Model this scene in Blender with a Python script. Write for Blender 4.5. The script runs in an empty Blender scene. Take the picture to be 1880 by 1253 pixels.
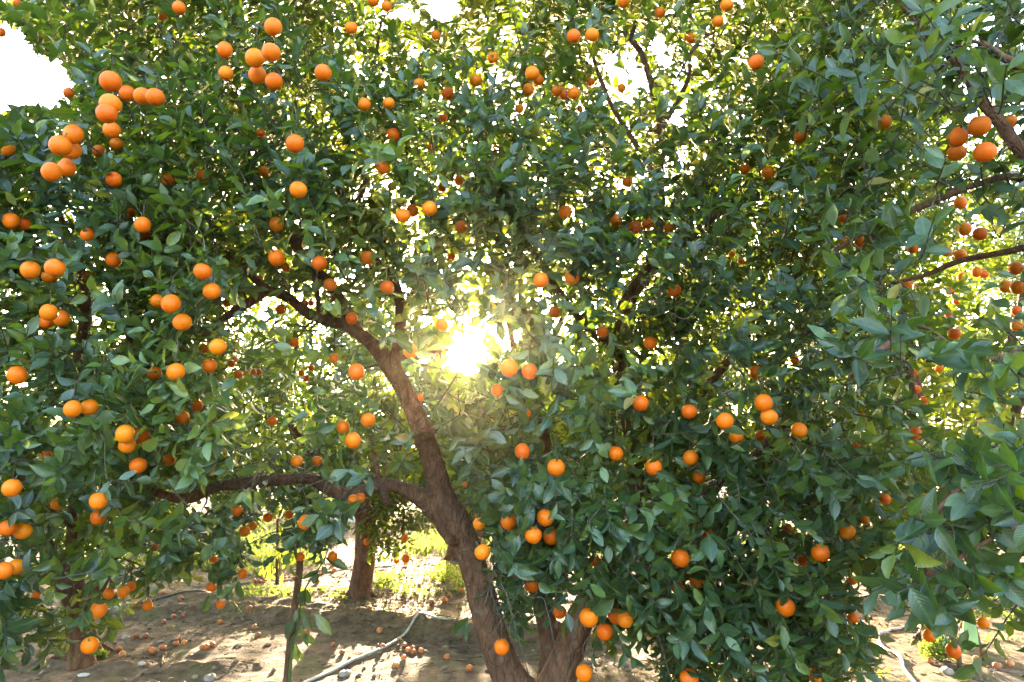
import bpy, math, random
import numpy as np
from mathutils import Vector, Matrix

# ------------------------------------------------------------------ camera, sky, sun, exposure
S = bpy.context.scene
C = S.collection
FPX = 1253.0                      # focal length in photo pixels (24 mm on 36 mm, 1880 px wide)
CAMZ = 1.55
PITCH = math.radians(10.3)
cam = bpy.data.objects.new('camera', bpy.data.cameras.new('camera'))
C.objects.link(cam)
cam.location = (0, 0, CAMZ)
cam.rotation_euler = (math.radians(90) + PITCH, 0, 0)
cam.data.sensor_width = 36.0
cam.data.lens = 24.0
cam.data.clip_start = 0.05
cam.data.clip_end = 3000
S.camera = cam
FWD = np.array([0, math.cos(PITCH), math.sin(PITCH)])
UPV = np.array([0, -math.sin(PITCH), math.cos(PITCH)])
RGT = np.array([1.0, 0, 0])
CAMP = np.array([0, 0, CAMZ])

def ray(px, py):
    return FWD + RGT * ((px - 940) / FPX) + UPV * ((626.5 - py) / FPX)
def P(px, py, Y):
    d = ray(px, py)
    return CAMP + d * (Y / d[1])
def proj(p):
    q = np.atleast_2d(p) - CAMP
    dep = np.maximum(q @ FWD, 1e-3)
    return 940 + FPX * (q @ RGT) / dep, 626.5 - FPX * (q @ UPV) / dep, dep

sd = ray(857, 655); sd = sd / np.linalg.norm(sd)
SUN_DIR = Vector(sd)
SUN_EL = math.asin(sd[2]); SUN_AZ = math.atan2(sd[0], sd[1])

S.view_settings.view_transform = 'Standard'
S.view_settings.look = 'None'
S.view_settings.exposure = 4.36
S.view_settings.gamma = 1.0
w = bpy.data.worlds.new('World'); S.world = w; w.use_nodes = True
nt = w.node_tree; nt.nodes.clear()
def wn(t, **k):
    n = nt.nodes.new(t)
    for a, b in k.items(): setattr(n, a, b)
    return n
sky = wn('ShaderNodeTexSky', sky_type='NISHITA', sun_disc=False, sun_elevation=SUN_EL, sun_rotation=SUN_AZ,
         air_density=1.0, dust_density=3.0, ozone_density=1.0)
bg = wn('ShaderNodeBackground'); bg.inputs[1].default_value = 0.15
bg2 = wn('ShaderNodeBackground')
tc = wn('ShaderNodeTexCoord')
dot = wn('ShaderNodeVectorMath', operation='DOT_PRODUCT'); dot.inputs[1].default_value = sd
nt.links.new(tc.outputs['Generated'], dot.inputs[0])
def expo(k, a):
    s = wn('ShaderNodeMath', operation='SUBTRACT'); s.inputs[1].default_value = 1.0
    nt.links.new(dot.outputs['Value'], s.inputs[0])
    m = wn('ShaderNodeMath', operation='MULTIPLY'); m.inputs[1].default_value = k
    nt.links.new(s.outputs[0], m.inputs[0])
    e = wn('ShaderNodeMath', operation='EXPONENT'); nt.links.new(m.outputs[0], e.inputs[0])
    q = wn('ShaderNodeMath', operation='MULTIPLY'); q.inputs[1].default_value = a
    nt.links.new(e.outputs[0], q.inputs[0])
    return q
ga, gb = expo(9000.0, 60.0), expo(260.0, 1.2)     # sun core with its bloom painted into the sky and the aureole round it
sm = wn('ShaderNodeMath', operation='ADD'); nt.links.new(ga.outputs[0], sm.inputs[0]); nt.links.new(gb.outputs[0], sm.inputs[1])
bg2.inputs[0].default_value = (1.0, 0.80, 0.50, 1)
nt.links.new(sm.outputs[0], bg2.inputs[1])
add = wn('ShaderNodeAddShader'); out = wn('ShaderNodeOutputWorld')
nt.links.new(sky.outputs[0], bg.inputs[0])
nt.links.new(bg.outputs[0], add.inputs[0]); nt.links.new(bg2.outputs[0], add.inputs[1])
nt.links.new(add.outputs[0], out.inputs[0])

sl = bpy.data.lights.new('sun', 'SUN'); sl.energy = 3.0; sl.angle = math.radians(0.5); sl.color = (1.0, 0.80, 0.54)
sun = bpy.data.objects.new('sun', sl); C.objects.link(sun)
sun.rotation_euler = SUN_DIR.to_track_quat('Z', 'Y').to_euler()
sun.location = (0, 0, 20)
S.cycles.max_bounces = 6; S.cycles.diffuse_bounces = 3; S.cycles.glossy_bounces = 2
S.cycles.transmission_bounces = 4; S.cycles.use_denoising = True
S.cycles.sample_clamp_indirect = 1.0; S.cycles.sample_clamp_direct = 20.0

rng = np.random.default_rng(7)
random.seed(7)

# ------------------------------------------------------------------ noise, ground height
def _hash(ix, iy, iz, seed):
    n = (ix * 374761393 + iy * 668265263 + iz * 2147483647 + seed * 974634777) & 0xffffffff
    n = ((n ^ (n >> 13)) * 1274126177) & 0xffffffff
    n = (n ^ (n >> 16)) & 0xffffffff
    return n / 4294967295.0
def vnoise(x, y, z=0.0, seed=0):
    x, y, z = np.broadcast_arrays(np.asarray(x, float), np.asarray(y, float), np.asarray(z, float))
    ix, iy, iz = [np.floor(a).astype(np.int64) for a in (x, y, z)]
    fx, fy, fz = x - ix, y - iy, z - iz
    fx, fy, fz = [a * a * (3 - 2 * a) for a in (fx, fy, fz)]
    r = 0
    for a in (0, 1):
        for b in (0, 1):
            for c in (0, 1):
                r = r + _hash(ix + a, iy + b, iz + c, seed) * (fx if a else 1 - fx) * (fy if b else 1 - fy) * (fz if c else 1 - fz)
    return r
def fbm(x, y, seed=0, o=4):
    r = 0; a = .5
    for i in range(o):
        r = r + a * (vnoise(x * 2 ** i, y * 2 ** i, 0, seed + i) - .5); a *= .5
    return r

def ground_ray(px, py):
    """the point of the flat z = 0 ground under a pixel, used to lay out the ground plan"""
    d = ray(px, py)
    return CAMP + d * (-CAMZ / d[2])
RIDGES = []          # low earth banks round the tree basins: polylines on the plan with height and width
def ridge(pix, h, wd):
    RIDGES.append((np.array([ground_ray(*p)[:2] for p in pix]), h, wd))
ridge([(150, 1135), (290, 1125), (400, 1118), (520, 1135), (640, 1142), (720, 1148), (820, 1160), (960, 1172), (1100, 1185)], .10, .16)
ridge([(300, 1100), (440, 1098), (560, 1108), (650, 1128)], .05, .14)
ridge([(1540, 1110), (1700, 1105), (1950, 1100)], .09, .3)
ridge([(-300, 974), (200, 972), (520, 968), (760, 972), (1000, 976), (1300, 972)], .45, .8)
ridge([(-200, 1225), (60, 1215), (260, 1226), (420, 1222)], .035, .12)
def seg_dist(x, y, pl):
    best = np.full(np.shape(x), 1e9)
    for a, b in zip(pl[:-1], pl[1:]):
        ab = b - a; L = ab @ ab
        t = np.clip(((x - a[0]) * ab[0] + (y - a[1]) * ab[1]) / L, 0, 1)
        best = np.minimum(best, np.hypot(x - a[0] - t * ab[0], y - a[1] - t * ab[1]))
    return best
def height(x, y):
    x = np.asarray(x, float); y = np.asarray(y, float)
    h = .10 * fbm(x * .35, y * .35, 3, 2) + .07 * fbm(x * 1.3, y * 1.3, 11, 3) + .042 * fbm(x * 5, y * 5, 21, 4)
    for pl, hh, wd in RIDGES:
        d = seg_dist(x, y, pl)
        k = np.exp(-(d / wd) ** 2)
        h = h + hh * k * (1 + .9 * fbm(x * 5, y * 5, 31, 3)) + .045 * k * fbm(x * 14, y * 14, 41, 2)
    far = np.clip((y - 18) / 20, 0, 1)
    return h * (1 - .6 * far) + far * .25 * (vnoise(x * .1, y * .1, 0, 5))
def G(px, py):
    """ground point under a pixel, on the real relief"""
    d = ray(px, py); t = -CAMZ / d[2]
    for _ in range(12):
        p = CAMP + d * t
        t = t + (float(height(p[0], p[1])) - p[2]) / d[2] * .8
    p = CAMP + d * t
    return np.array([p[0], p[1], float(height(p[0], p[1]))])

# ------------------------------------------------------------------ materials
def mat(name):
    m = bpy.data.materials.new(name); m.use_nodes = True
    t = m.node_tree; t.nodes.clear()
    o = t.nodes.new('ShaderNodeOutputMaterial')
    def N(ty, **k):
        n = t.nodes.new(ty)
        for a, b in k.items():
            if a[0] == '_': n.inputs[a[1:].replace('_', ' ')].default_value = b
            else: setattr(n, a, b)
        return n
    def L(a, b): t.links.new(a, b)
    return m, N, L, o
def ramp(N, stops):
    r = N('ShaderNodeValToRGB'); e = r.color_ramp.elements
    while len(e) < len(stops): e.new(.5)
    for el, (p, c) in zip(e, stops):
        el.position = p; el.color = (*c, 1)
    return r
def principled(N, rough, spec=.5):
    b = N('ShaderNodeBsdfPrincipled')
    b.inputs['Roughness'].default_value = rough
    b.inputs['Specular IOR Level'].default_value = spec
    return b

def leaf_material(name, stops, trans, back, tw=.25, rough=.29):
    m, N, L, o = mat(name)
    at = N('ShaderNodeAttribute', attribute_name='tone')
    r = ramp(N, stops); L(at.outputs['Fac'], r.inputs[0])
    uv = N('ShaderNodeUVMap'); sp = N('ShaderNodeSeparateXYZ'); L(uv.outputs[0], sp.inputs[0])
    a1 = N('ShaderNodeMath', operation='SUBTRACT'); a1.inputs[1].default_value = .5; L(sp.outputs[1], a1.inputs[0])
    a2 = N('ShaderNodeMath', operation='ABSOLUTE'); L(a1.outputs[0], a2.inputs[0])
    mid = N('ShaderNodeMapRange'); mid.inputs[1].default_value = .03; mid.inputs[2].default_value = .075
    mid.inputs[3].default_value = 1; mid.inputs[4].default_value = 0; L(a2.outputs[0], mid.inputs[0])
    # side veins: chevrons running from the midrib towards the tip
    ch = N('ShaderNodeMath', operation='MULTIPLY_ADD'); ch.inputs[1].default_value = -.55; L(a2.outputs[0], ch.inputs[0]); L(sp.outputs[0], ch.inputs[2])
    fr = N('ShaderNodeMath', operation='MULTIPLY'); fr.inputs[1].default_value = 58.0; L(ch.outputs[0], fr.inputs[0])
    sn = N('ShaderNodeMath', operation='SINE'); L(fr.outputs[0], sn.inputs[0])
    no = N('ShaderNodeTexNoise', _Scale=34.0, _Detail=2.0)
    geo = N('ShaderNodeNewGeometry'); L(geo.outputs['Position'], no.inputs['Vector'])
    mv = N('ShaderNodeMix', data_type='RGBA', blend_type='MULTIPLY'); mv.inputs[0].default_value = .55
    L(r.outputs[0], mv.inputs[6])
    rn = ramp(N, [(.3, (.55, .58, .6)), (.7, (1.25, 1.25, 1.1))]); L(no.outputs[0], rn.inputs[0]); L(rn.outputs[0], mv.inputs[7])
    mm = N('ShaderNodeMix', data_type='RGBA'); L(mv.outputs[2], mm.inputs[6]); mm.inputs[7].default_value = (.075, .12, .04, 1)
    k = N('ShaderNodeMath', operation='MULTIPLY'); k.inputs[1].default_value = .7; L(mid.outputs[0], k.inputs[0]); L(k.outputs[0], mm.inputs[0])
    mb = N('ShaderNodeMix', data_type='RGBA'); L(mm.outputs[2], mb.inputs[6])
    bk = N('ShaderNodeMix', data_type='RGBA', blend_type='MIX'); bk.inputs[0].default_value = .6
    L(mm.outputs[2], bk.inputs[6]); bk.inputs[7].default_value = (*back, 1)
    L(bk.outputs[2], mb.inputs[7]); L(geo.outputs['Backfacing'], mb.inputs[0])
    b = principled(N, rough, .62); L(mb.outputs[2], b.inputs['Base Color'])
    rr = N('ShaderNodeMapRange'); rr.inputs[3].default_value = rough - .08; rr.inputs[4].default_value = rough + .22
    L(no.outputs[0], rr.inputs[0]); L(rr.outputs[0], b.inputs['Roughness'])
    bp = N('ShaderNodeBump'); bp.inputs['Strength'].default_value = .22; bp.inputs['Distance'].default_value = .003
    hs = N('ShaderNodeMath', operation='MULTIPLY_ADD'); hs.inputs[1].default_value = .35; L(sn.outputs[0], hs.inputs[0]); L(no.outputs[0], hs.inputs[2])
    L(hs.outputs[0], bp.inputs['Height']); L(bp.outputs[0], b.inputs['Normal'])
    tl = N('ShaderNodeBsdfTranslucent')
    tm = N('ShaderNodeMix', data_type='RGBA', blend_type='MULTIPLY'); tm.inputs[0].default_value = .5
    tr = ramp(N, trans); L(at.outputs['Fac'], tr.inputs[0])
    L(tr.outputs[0], tm.inputs[6]); L(rn.outputs[0], tm.inputs[7])
    L(tm.outputs[2], tl.inputs[0])
    mx = N('ShaderNodeMixShader'); mx.inputs[0].default_value = tw
    L(b.outputs[0], mx.inputs[1]); L(tl.outputs[0], mx.inputs[2]); L(mx.outputs[0], o.inputs[0])
    return m
GREEN = [(0, (.006, .016, .012)), (.35, (.013, .034, .020)), (.65, (.031, .066, .028)), (.84, (.062, .118, .034)), (.94, (.10, .15, .035)), (.965, (.30, .26, .035)), (1, (.16, .10, .045))]
TRANS = [(0, (.07, .16, .006)), (.5, (.21, .34, .008)), (.84, (.46, .56, .012)), (.965, (.75, .62, .03)), (1, (.3, .18, .05))]
M_LEAF = leaf_material('citrus_leaf', GREEN, TRANS, (.05, .08, .05))
YOUNG = [(0, (.06, .12, .025)), (.6, (.11, .19, .03)), (1, (.22, .26, .04))]
M_YOUNG = leaf_material('young_leaf', YOUNG, [(0, (.4, .6, .04)), (1, (.7, .75, .05))], (.12, .17, .07), .5)
M_WEED = leaf_material('weed_leaf', [(0, (.045, .085, .018)), (.6, (.085, .14, .028)), (1, (.20, .20, .05))], [(0, (.18, .30, .04)), (1, (.40, .45, .07))], (.13, .18, .06), .5, .5)
M_DRY = leaf_material('dry_leaf', [(0, (.020, .034, .012)), (.3, (.050, .052, .022)), (.5, (.055, .036, .022)), (.75, (.15, .10, .055)), (1, (.36, .27, .16))],
                      [(0, (.2, .2, .05)), (1, (.4, .28, .12))], (.22, .17, .11), .2, .65)

def bark_material(name, c0, c1, c2, sc=1.0):
    m, N, L, o = mat(name)
    tc = N('ShaderNodeTexCoord')
    mp = N('ShaderNodeMapping'); mp.inputs['Scale'].default_value = (sc, sc, sc * .5); L(tc.outputs['Object'], mp.inputs[0])
    n1 = N('ShaderNodeTexNoise', _Scale=26.0, _Detail=8.0, _Roughness=.65); L(mp.outputs[0], n1.inputs['Vector'])
    n2 = N('ShaderNodeTexNoise', _Scale=3.5, _Detail=4.0); L(tc.outputs['Object'], n2.inputs['Vector'])
    r = ramp(N, [(.25, c0), (.52, c1), (.8, c2)]); L(n1.outputs[0], r.inputs[0])
    mx = N('ShaderNodeMix', data_type='RGBA', blend_type='MULTIPLY'); mx.inputs[0].default_value = .8
    r2 = ramp(N, [(.3, (.62, .6, .6)), (.7, (1.25, 1.2, 1.12))]); L(n2.outputs[0], r2.inputs[0])
    L(r.outputs[0], mx.inputs[6]); L(r2.outputs[0], mx.inputs[7])
    n3 = N('ShaderNodeTexNoise', _Scale=7.0, _Detail=7.0, _Roughness=.7); L(tc.outputs['Object'], n3.inputs['Vector'])
    li = ramp(N, [(.60, (0, 0, 0)), (.68, (.55, .55, .55))]); L(n3.outputs[0], li.inputs[0])
    ml = N('ShaderNodeMix', data_type='RGBA'); L(li.outputs[0], ml.inputs[0]); L(mx.outputs[2], ml.inputs[6]); ml.inputs[7].default_value = (.19, .17, .13, 1)
    vo = N('ShaderNodeTexVoronoi', feature='DISTANCE_TO_EDGE', _Scale=22.0); L(mp.outputs[0], vo.inputs['Vector'])
    cr = N('ShaderNodeMapRange'); cr.inputs[1].default_value = 0; cr.inputs[2].default_value = .09; L(vo.outputs['Distance'], cr.inputs[0])
    hh = N('ShaderNodeMath', operation='MULTIPLY_ADD'); hh.inputs[1].default_value = .35; L(cr.outputs[0], hh.inputs[0]); L(n1.outputs[0], hh.inputs[2])
    b = principled(N, .82, .3); L(ml.outputs[2], b.inputs['Base Color'])
    bp = N('ShaderNodeBump'); bp.inputs['Strength'].default_value = .8; bp.inputs['Distance'].default_value = .024
    L(hh.outputs[0], bp.inputs['Height']); L(bp.outputs[0], b.inputs['Normal'])
    L(b.outputs[0], o.inputs[0])
    return m
M_BARK = bark_material('bark', (.048, .024, .015), (.145, .073, .043), (.24, .145, .095))
M_TWIG = bark_material('twig_bark', (.04, .035, .022), (.085, .07, .045), (.15, .125, .09), 3)
M_GREENSTEM = bark_material('green_stem', (.05, .09, .03), (.09, .14, .045), (.14, .18, .07), 3)
M_WOOD = bark_material('stake_wood', (.07, .038, .022), (.15, .085, .05), (.26, .16, .10), 2)

def orange_material():
    m, N, L, o = mat('orange_peel')
    oi = N('ShaderNodeObjectInfo'); tc = N('ShaderNodeTexCoord')
    r = ramp(N, [(0, (.64, .105, .002)), (.5, (.68, .142, .002)), (1, (.72, .19, .004))]); L(oi.outputs['Random'], r.inputs[0])
    n = N('ShaderNodeTexNoise', _Scale=9.0, _Detail=3.0); L(tc.outputs['Object'], n.inputs['Vector'])
    n.inputs['Scale'].default_value = 22.0; n.inputs['Detail'].default_value = 6.0; n.inputs['Roughness'].default_value = .65
    mx = N('ShaderNodeMix', data_type='RGBA', blend_type='MULTIPLY'); mx.inputs[0].default_value = .8
    r2 = ramp(N, [(.26, (.62, .55, .5)), (.42, (.93, .90, .9)), (.7, (1.06, 1.12, 1.1))]); L(n.outputs[0], r2.inputs[0]); L(r.outputs[0], mx.inputs[6]); L(r2.outputs[0], mx.inputs[7])
    v = N('ShaderNodeTexVoronoi', _Scale=520.0); L(tc.outputs['Object'], v.inputs['Vector'])
    bp = N('ShaderNodeBump'); bp.inputs['Strength'].default_value = .25; bp.inputs['Distance'].default_value = .0015; L(v.outputs['Distance'], bp.inputs['Height'])
    b = principled(N, .45, .25); L(mx.outputs[2], b.inputs['Base Color']); L(bp.outputs[0], b.inputs['Normal'])
    b.inputs['Subsurface Weight'].default_value = .15; b.inputs['Subsurface Radius'].default_value = (.02, .007, .002); b.inputs['Subsurface Scale'].default_value = .6
    L(b.outputs[0], o.inputs[0])
    return m
M_ORANGE = orange_material()
def rotten_material():
    m, N, L, o = mat('fallen_peel')
    oi = N('ShaderNodeObjectInfo'); tc = N('ShaderNodeTexCoord')
    r = ramp(N, [(0, (.30, .12, .06)), (.3, (.50, .15, .05)), (.7, (.66, .20, .05)), (1, (.70, .28, .10))]); L(oi.outputs['Random'], r.inputs[0])
    n = N('ShaderNodeTexNoise', _Scale=30.0, _Detail=4.0); L(tc.outputs['Object'], n.inputs['Vector'])
    mx = N('ShaderNodeMix', data_type='RGBA'); L(r.outputs[0], mx.inputs[6]); mx.inputs[7].default_value = (.22, .13, .085, 1)
    k = ramp(N, [(.5, (0, 0, 0)), (.66, (1, 1, 1))]); L(n.outputs[0], k.inputs[0]); L(k.outputs[0], mx.inputs[0])
    b = principled(N, .6, .3); L(mx.outputs[2], b.inputs['Base Color']); L(b.outputs[0], o.inputs[0])
    return m
M_FALLEN = rotten_material()
def plain(name, c, rough=.5, c2=None, scale=20, spec=.4):
    m, N, L, o = mat(name)
    tc = N('ShaderNodeTexCoord'); n = N('ShaderNodeTexNoise', _Scale=float(scale), _Detail=5.0); L(tc.outputs['Object'], n.inputs['Vector'])
    c2 = c2 or tuple(x * .72 for x in c)
    r = ramp(N, [(.32, c2), (.68, c)]); L(n.outputs[0], r.inputs[0])
    b = principled(N, rough, spec); L(r.outputs[0], b.inputs['Base Color'])
    bp = N('ShaderNodeBump'); bp.inputs['Strength'].default_value = .3; bp.inputs['Distance'].default_value = .01; L(n.outputs[0], bp.inputs['Height']); L(bp.outputs[0], b.inputs['Normal'])
    L(b.outputs[0], o.inputs[0])
    return m
M_CALYX = plain('calyx', (.11, .13, .05), .7)
M_HOSE = plain('hose_plastic', (.62, .61, .59), .42, (.40, .36, .31), 14)
M_BLACK = plain('drip_pipe', (.10, .10, .10), .5)
M_STONE = plain('stone', (.36, .32, .28), .85, (.22, .19, .16), 25)
M_PALE = plain('pale_stone', (.62, .62, .60), .8, (.42, .41, .39), 18)
M_WHITE = plain('white_paint', (.78, .79, .80), .4, (.66, .67, .68), 3)
M_SHEET = plain('green_sheet', (.34, .50, .22), .55, (.24, .38, .15), 8)
M_MINT = plain('mint_plastic', (.52, .70, .60), .4, (.34, .52, .44), 12)
M_GLASS = plain('dark_window', (.10, .13, .16), .12, (.08, .10, .12), 2, .6)
M_TYRE = plain('tyre_rubber', (.03, .03, .03), .8)

def ground_material():
    m, N, L, o = mat('orchard_soil')
    g = N('ShaderNodeNewGeometry')
    n1 = N('ShaderNodeTexNoise', _Scale=.9, _Detail=6.0, _Roughness=.6); n2 = N('ShaderNodeTexNoise', _Scale=9.0, _Detail=8.0, _Roughness=.7)
    n3 = N('ShaderNodeTexNoise', _Scale=70.0, _Detail=4.0, _Roughness=.7); n4 = N('ShaderNodeTexNoise', _Scale=2.3, _Detail=5.0)
    for n in (n1, n2, n3, n4): L(g.outputs['Position'], n.inputs['Vector'])
    r1 = ramp(N, [(.28, (.080, .050, .031)), (.5, (.205, .142, .094)), (.70, (.35, .262, .18))]); L(n2.outputs[0], r1.inputs[0])
    r2 = ramp(N, [(.3, (.62, .58, .55)), (.65, (1.15, 1.12, 1.05))]); L(n1.outputs[0], r2.inputs[0])
    a = N('ShaderNodeMix', data_type='RGBA', blend_type='MULTIPLY'); a.inputs[0].default_value = .9; L(r1.outputs[0], a.inputs[6]); L(r2.outputs[0], a.inputs[7])
    r3 = ramp(N, [(.3, (.7, .68, .66)), (.7, (1.2, 1.18, 1.15))]); L(n3.outputs[0], r3.inputs[0])
    b_ = N('ShaderNodeMix', data_type='RGBA', blend_type='MULTIPLY'); b_.inputs[0].default_value = .8; L(a.outputs[2], b_.inputs[6]); L(r3.outputs[0], b_.inputs[7])
    moss = ramp(N, [(.54, (0, 0, 0)), (.68, (.55, .55, .55))]); L(n4.outputs[0], moss.inputs[0])
    c = N('ShaderNodeMix', data_type='RGBA'); L(moss.outputs[0], c.inputs[0]); L(b_.outputs[2], c.inputs[6]); c.inputs[7].default_value = (.17, .165, .06, 1)
    b = principled(N, .93, .2); L(c.outputs[2], b.inputs['Base Color'])
    hs = N('ShaderNodeMath', operation='MULTIPLY_ADD'); hs.inputs[1].default_value = .35; L(n3.outputs[0], hs.inputs[0]); L(n2.outputs[0], hs.inputs[2])
    bp = N('ShaderNodeBump'); bp.inputs['Strength'].default_value = .9; bp.inputs['Distance'].default_value = .06; L(hs.outputs[0], bp.inputs['Height']); L(bp.outputs[0], b.inputs['Normal'])
    L(b.outputs[0], o.inputs[0])
    return m

# ------------------------------------------------------------------ mesh helpers
def link(name, me, parent=None):
    o = bpy.data.objects.new(name, me); C.objects.link(o)
    if parent is not None: o.parent = parent
    return o
def mesh_obj(name, V, F, m, parent=None, origin=None, attrs=None, uv=None, smooth=True):
    """one mesh object from arrays; F is an (n,4) or (n,3) int array or a list of such arrays"""
    V = np.asarray(V, np.float32)
    if origin is not None: V = V - np.asarray(origin, np.float32)
    Fs = F if isinstance(F, list) else [F]
    me = bpy.data.meshes.new(name)
    me.vertices.add(len(V)); me.vertices.foreach_set('co', V.ravel())
    Fs = [np.asarray(f, np.int32) for f in Fs if len(f)]
    loops = np.concatenate([f.ravel() for f in Fs])
    counts = np.concatenate([np.full(len(f), f.shape[1], np.int32) for f in Fs])
    me.loops.add(len(loops)); me.loops.foreach_set('vertex_index', loops)
    me.polygons.add(len(counts)); starts = np.concatenate([[0], np.cumsum(counts)[:-1]]).astype(np.int32)
    me.polygons.foreach_set('loop_start', starts); me.polygons.foreach_set('loop_total', counts)
    me.polygons.foreach_set('use_smooth', np.full(len(counts), smooth))
    for k, v in (attrs or {}).items():
        at = me.attributes.new(k, 'FLOAT', 'POINT'); at.data.foreach_set('value', np.asarray(v, np.float32))
    if uv is not None:
        l = me.uv_layers.new(name='UVMap'); l.data.foreach_set('uv', np.asarray(uv, np.float32)[loops].ravel())
    me.update(); me.validate()
    if m is not None: me.materials.append(m)
    return link(name, me, parent)
def empty(name, loc):
    o = bpy.data.objects.new(name, None); C.objects.link(o); o.location = tuple(loc); o.empty_display_size = .1
    return o
def tag(o, label, cat, group=None, kind=None):
    if label: o['label'] = label
    if cat: o['category'] = cat
    if group: o['group'] = group
    if kind: o['kind'] = kind
    return o
class MB:
    def __init__(s): s.V = []; s.F4 = []; s.F3 = []; s.n = 0
    def add(s, V, F4=None, F3=None):
        V = np.asarray(V, float).reshape(-1, 3)
        if F4 is not None and len(F4): s.F4.append(np.asarray(F4) + s.n)
        if F3 is not None and len(F3): s.F3.append(np.asarray(F3) + s.n)
        s.V.append(V); s.n += len(V); return s
    def tube(s, pts, rad, k=6, cap=True):
        pts = np.asarray(pts, float); n = len(pts); rad = np.broadcast_to(np.asarray(rad, float), (n,))
        T = np.gradient(pts, axis=0); T /= np.maximum(np.linalg.norm(T, axis=1, keepdims=True), 1e-9)
        a = np.array([0, 0, 1.0]) if abs(T[0][2]) < .9 else np.array([1.0, 0, 0])
        U = np.zeros_like(pts); u = np.cross(T[0], a); u /= np.linalg.norm(u); U[0] = u
        for i in range(1, n):
            u = u - T[i] * (u @ T[i]); u /= max(np.linalg.norm(u), 1e-9); U[i] = u
        W = np.cross(T, U)
        th = np.arange(k) * 2 * math.pi / k
        V = pts[:, None] + rad[:, None, None] * (np.cos(th)[None, :, None] * U[:, None] + np.sin(th)[None, :, None] * W[:, None])
        V = V.reshape(-1, 3)
        i = np.arange(n - 1)[:, None]; j = np.arange(k)[None]
        A = i * k + j; B = i * k + (j + 1) % k
        F = np.stack([A, B, B + k, A + k], -1).reshape(-1, 4)
        F3 = None
        if cap:
            V = np.vstack([V, pts[0], pts[-1]]); j = np.arange(k)
            F3 = np.vstack([np.stack([np.full(k, n * k), (j + 1) % k, j], -1), np.stack([np.full(k, n * k + 1), (n - 1) * k + j, (n - 1) * k + (j + 1) % k], -1)])
        return s.add(V, F, F3)
    def box(s, c, h, R=None):
        v = np.array([(x, y, z) for z in (-1, 1) for y in (-1, 1) for x in (-1, 1)], float) * np.asarray(h)
        if R is not None: v = v @ np.asarray(R).T
        return s.add(v + np.asarray(c), [(0, 2, 3, 1), (4, 5, 7, 6), (0, 1, 5, 4), (2, 6, 7, 3), (0, 4, 6, 2), (1, 3, 7, 5)])
    def obj(s, name, m, parent=None, origin=None, smooth=True):
        F = []
        if s.F4: F.append(np.vstack(s.F4))
        if s.F3: F.append(np.vstack(s.F3))
        return mesh_obj(name, np.vstack(s.V), F, m, parent, origin, smooth=smooth)
def catmull(pts, step=.05):
    """pts: (n, 3 or 4) control points; returns a dense smooth polyline (radius interpolated too)"""
    pts = np.asarray(pts, float); out = []
    Q = np.vstack([2 * pts[0] - pts[1], pts, 2 * pts[-1] - pts[-2]])
    for i in range(1, len(Q) - 2):
        m = max(2, int(np.linalg.norm(Q[i + 1][:3] - Q[i][:3]) / step))
        t = (np.arange(m) / m)[:, None]
        p0, p1, p2, p3 = Q[i - 1], Q[i], Q[i + 1], Q[i + 2]
        out.append(.5 * (2 * p1 + (p2 - p0) * t + (2 * p0 - 5 * p1 + 4 * p2 - p3) * t ** 2 + (3 * p1 - p0 - 3 * p2 + p3) * t ** 3))
    out.append(Q[-2][None])
    return np.vstack(out)

def unit(a): return a / np.maximum(np.linalg.norm(a, axis=-1, keepdims=True), 1e-9)
# leaf templates: rows of (along, half width) plus a fold along the midrib
ROWS_FINE = np.array([(-.14, .025), (0, .05), (.12, .50), (.32, .92), (.55, 1.0), (.78, .66), (.92, .26), (1.0, .012)])
ROWS_LOW = np.array([(0, .08), (.3, .9), (.7, .8), (1.0, .02)])
def leaf_arrays(base, d, n, L, W, tone, rows, fold, curl, wave):
    """vertices and quads of many leaves at once"""
    k = len(base); R = len(rows)
    d = unit(d); s = unit(np.cross(d, n)); n = np.cross(s, d)
    u = rows[:, 0][None, :, None]; hw = rows[:, 1][None, :, None]
    v = np.array([-1, 0, 1.0])[None, None, :]
    along = u * L[:, None, None] + 0 * v
    across = hw * v * W[:, None, None] * .5
    ph = wave[:, None, None] * 6.28
    up = fold[:, None, None] * np.abs(across) - curl[:, None, None] * np.clip(u, 0, 1) ** 2 * L[:, None, None] \
        + .05 * L[:, None, None] * np.sin(u * 7 + ph) * np.abs(v) * hw * np.sign(v + .3)
    V = base[:, None, None] + along[..., None] * d[:, None, None] + across[..., None] * s[:, None, None] + up[..., None] * n[:, None, None]
    V = V.reshape(-1, 3)
    i = np.arange(R - 1)[:, None]; j = np.arange(2)[None]
    q = np.stack([i * 3 + j, i * 3 + j + 1, i * 3 + j + 4, i * 3 + j + 3], -1).reshape(-1, 4)
    F = (np.arange(k)[:, None, None] * (R * 3) + q[None]).reshape(-1, 4)
    uv = np.stack(np.broadcast_arrays(np.clip(u, 0, 1) + 0 * v, .5 + v * hw * .5), -1)
    uv = np.broadcast_to(uv, (k, R, 3, 2)).reshape(-1, 2)
    return V, F, np.repeat(tone, R * 3), uv

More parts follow.
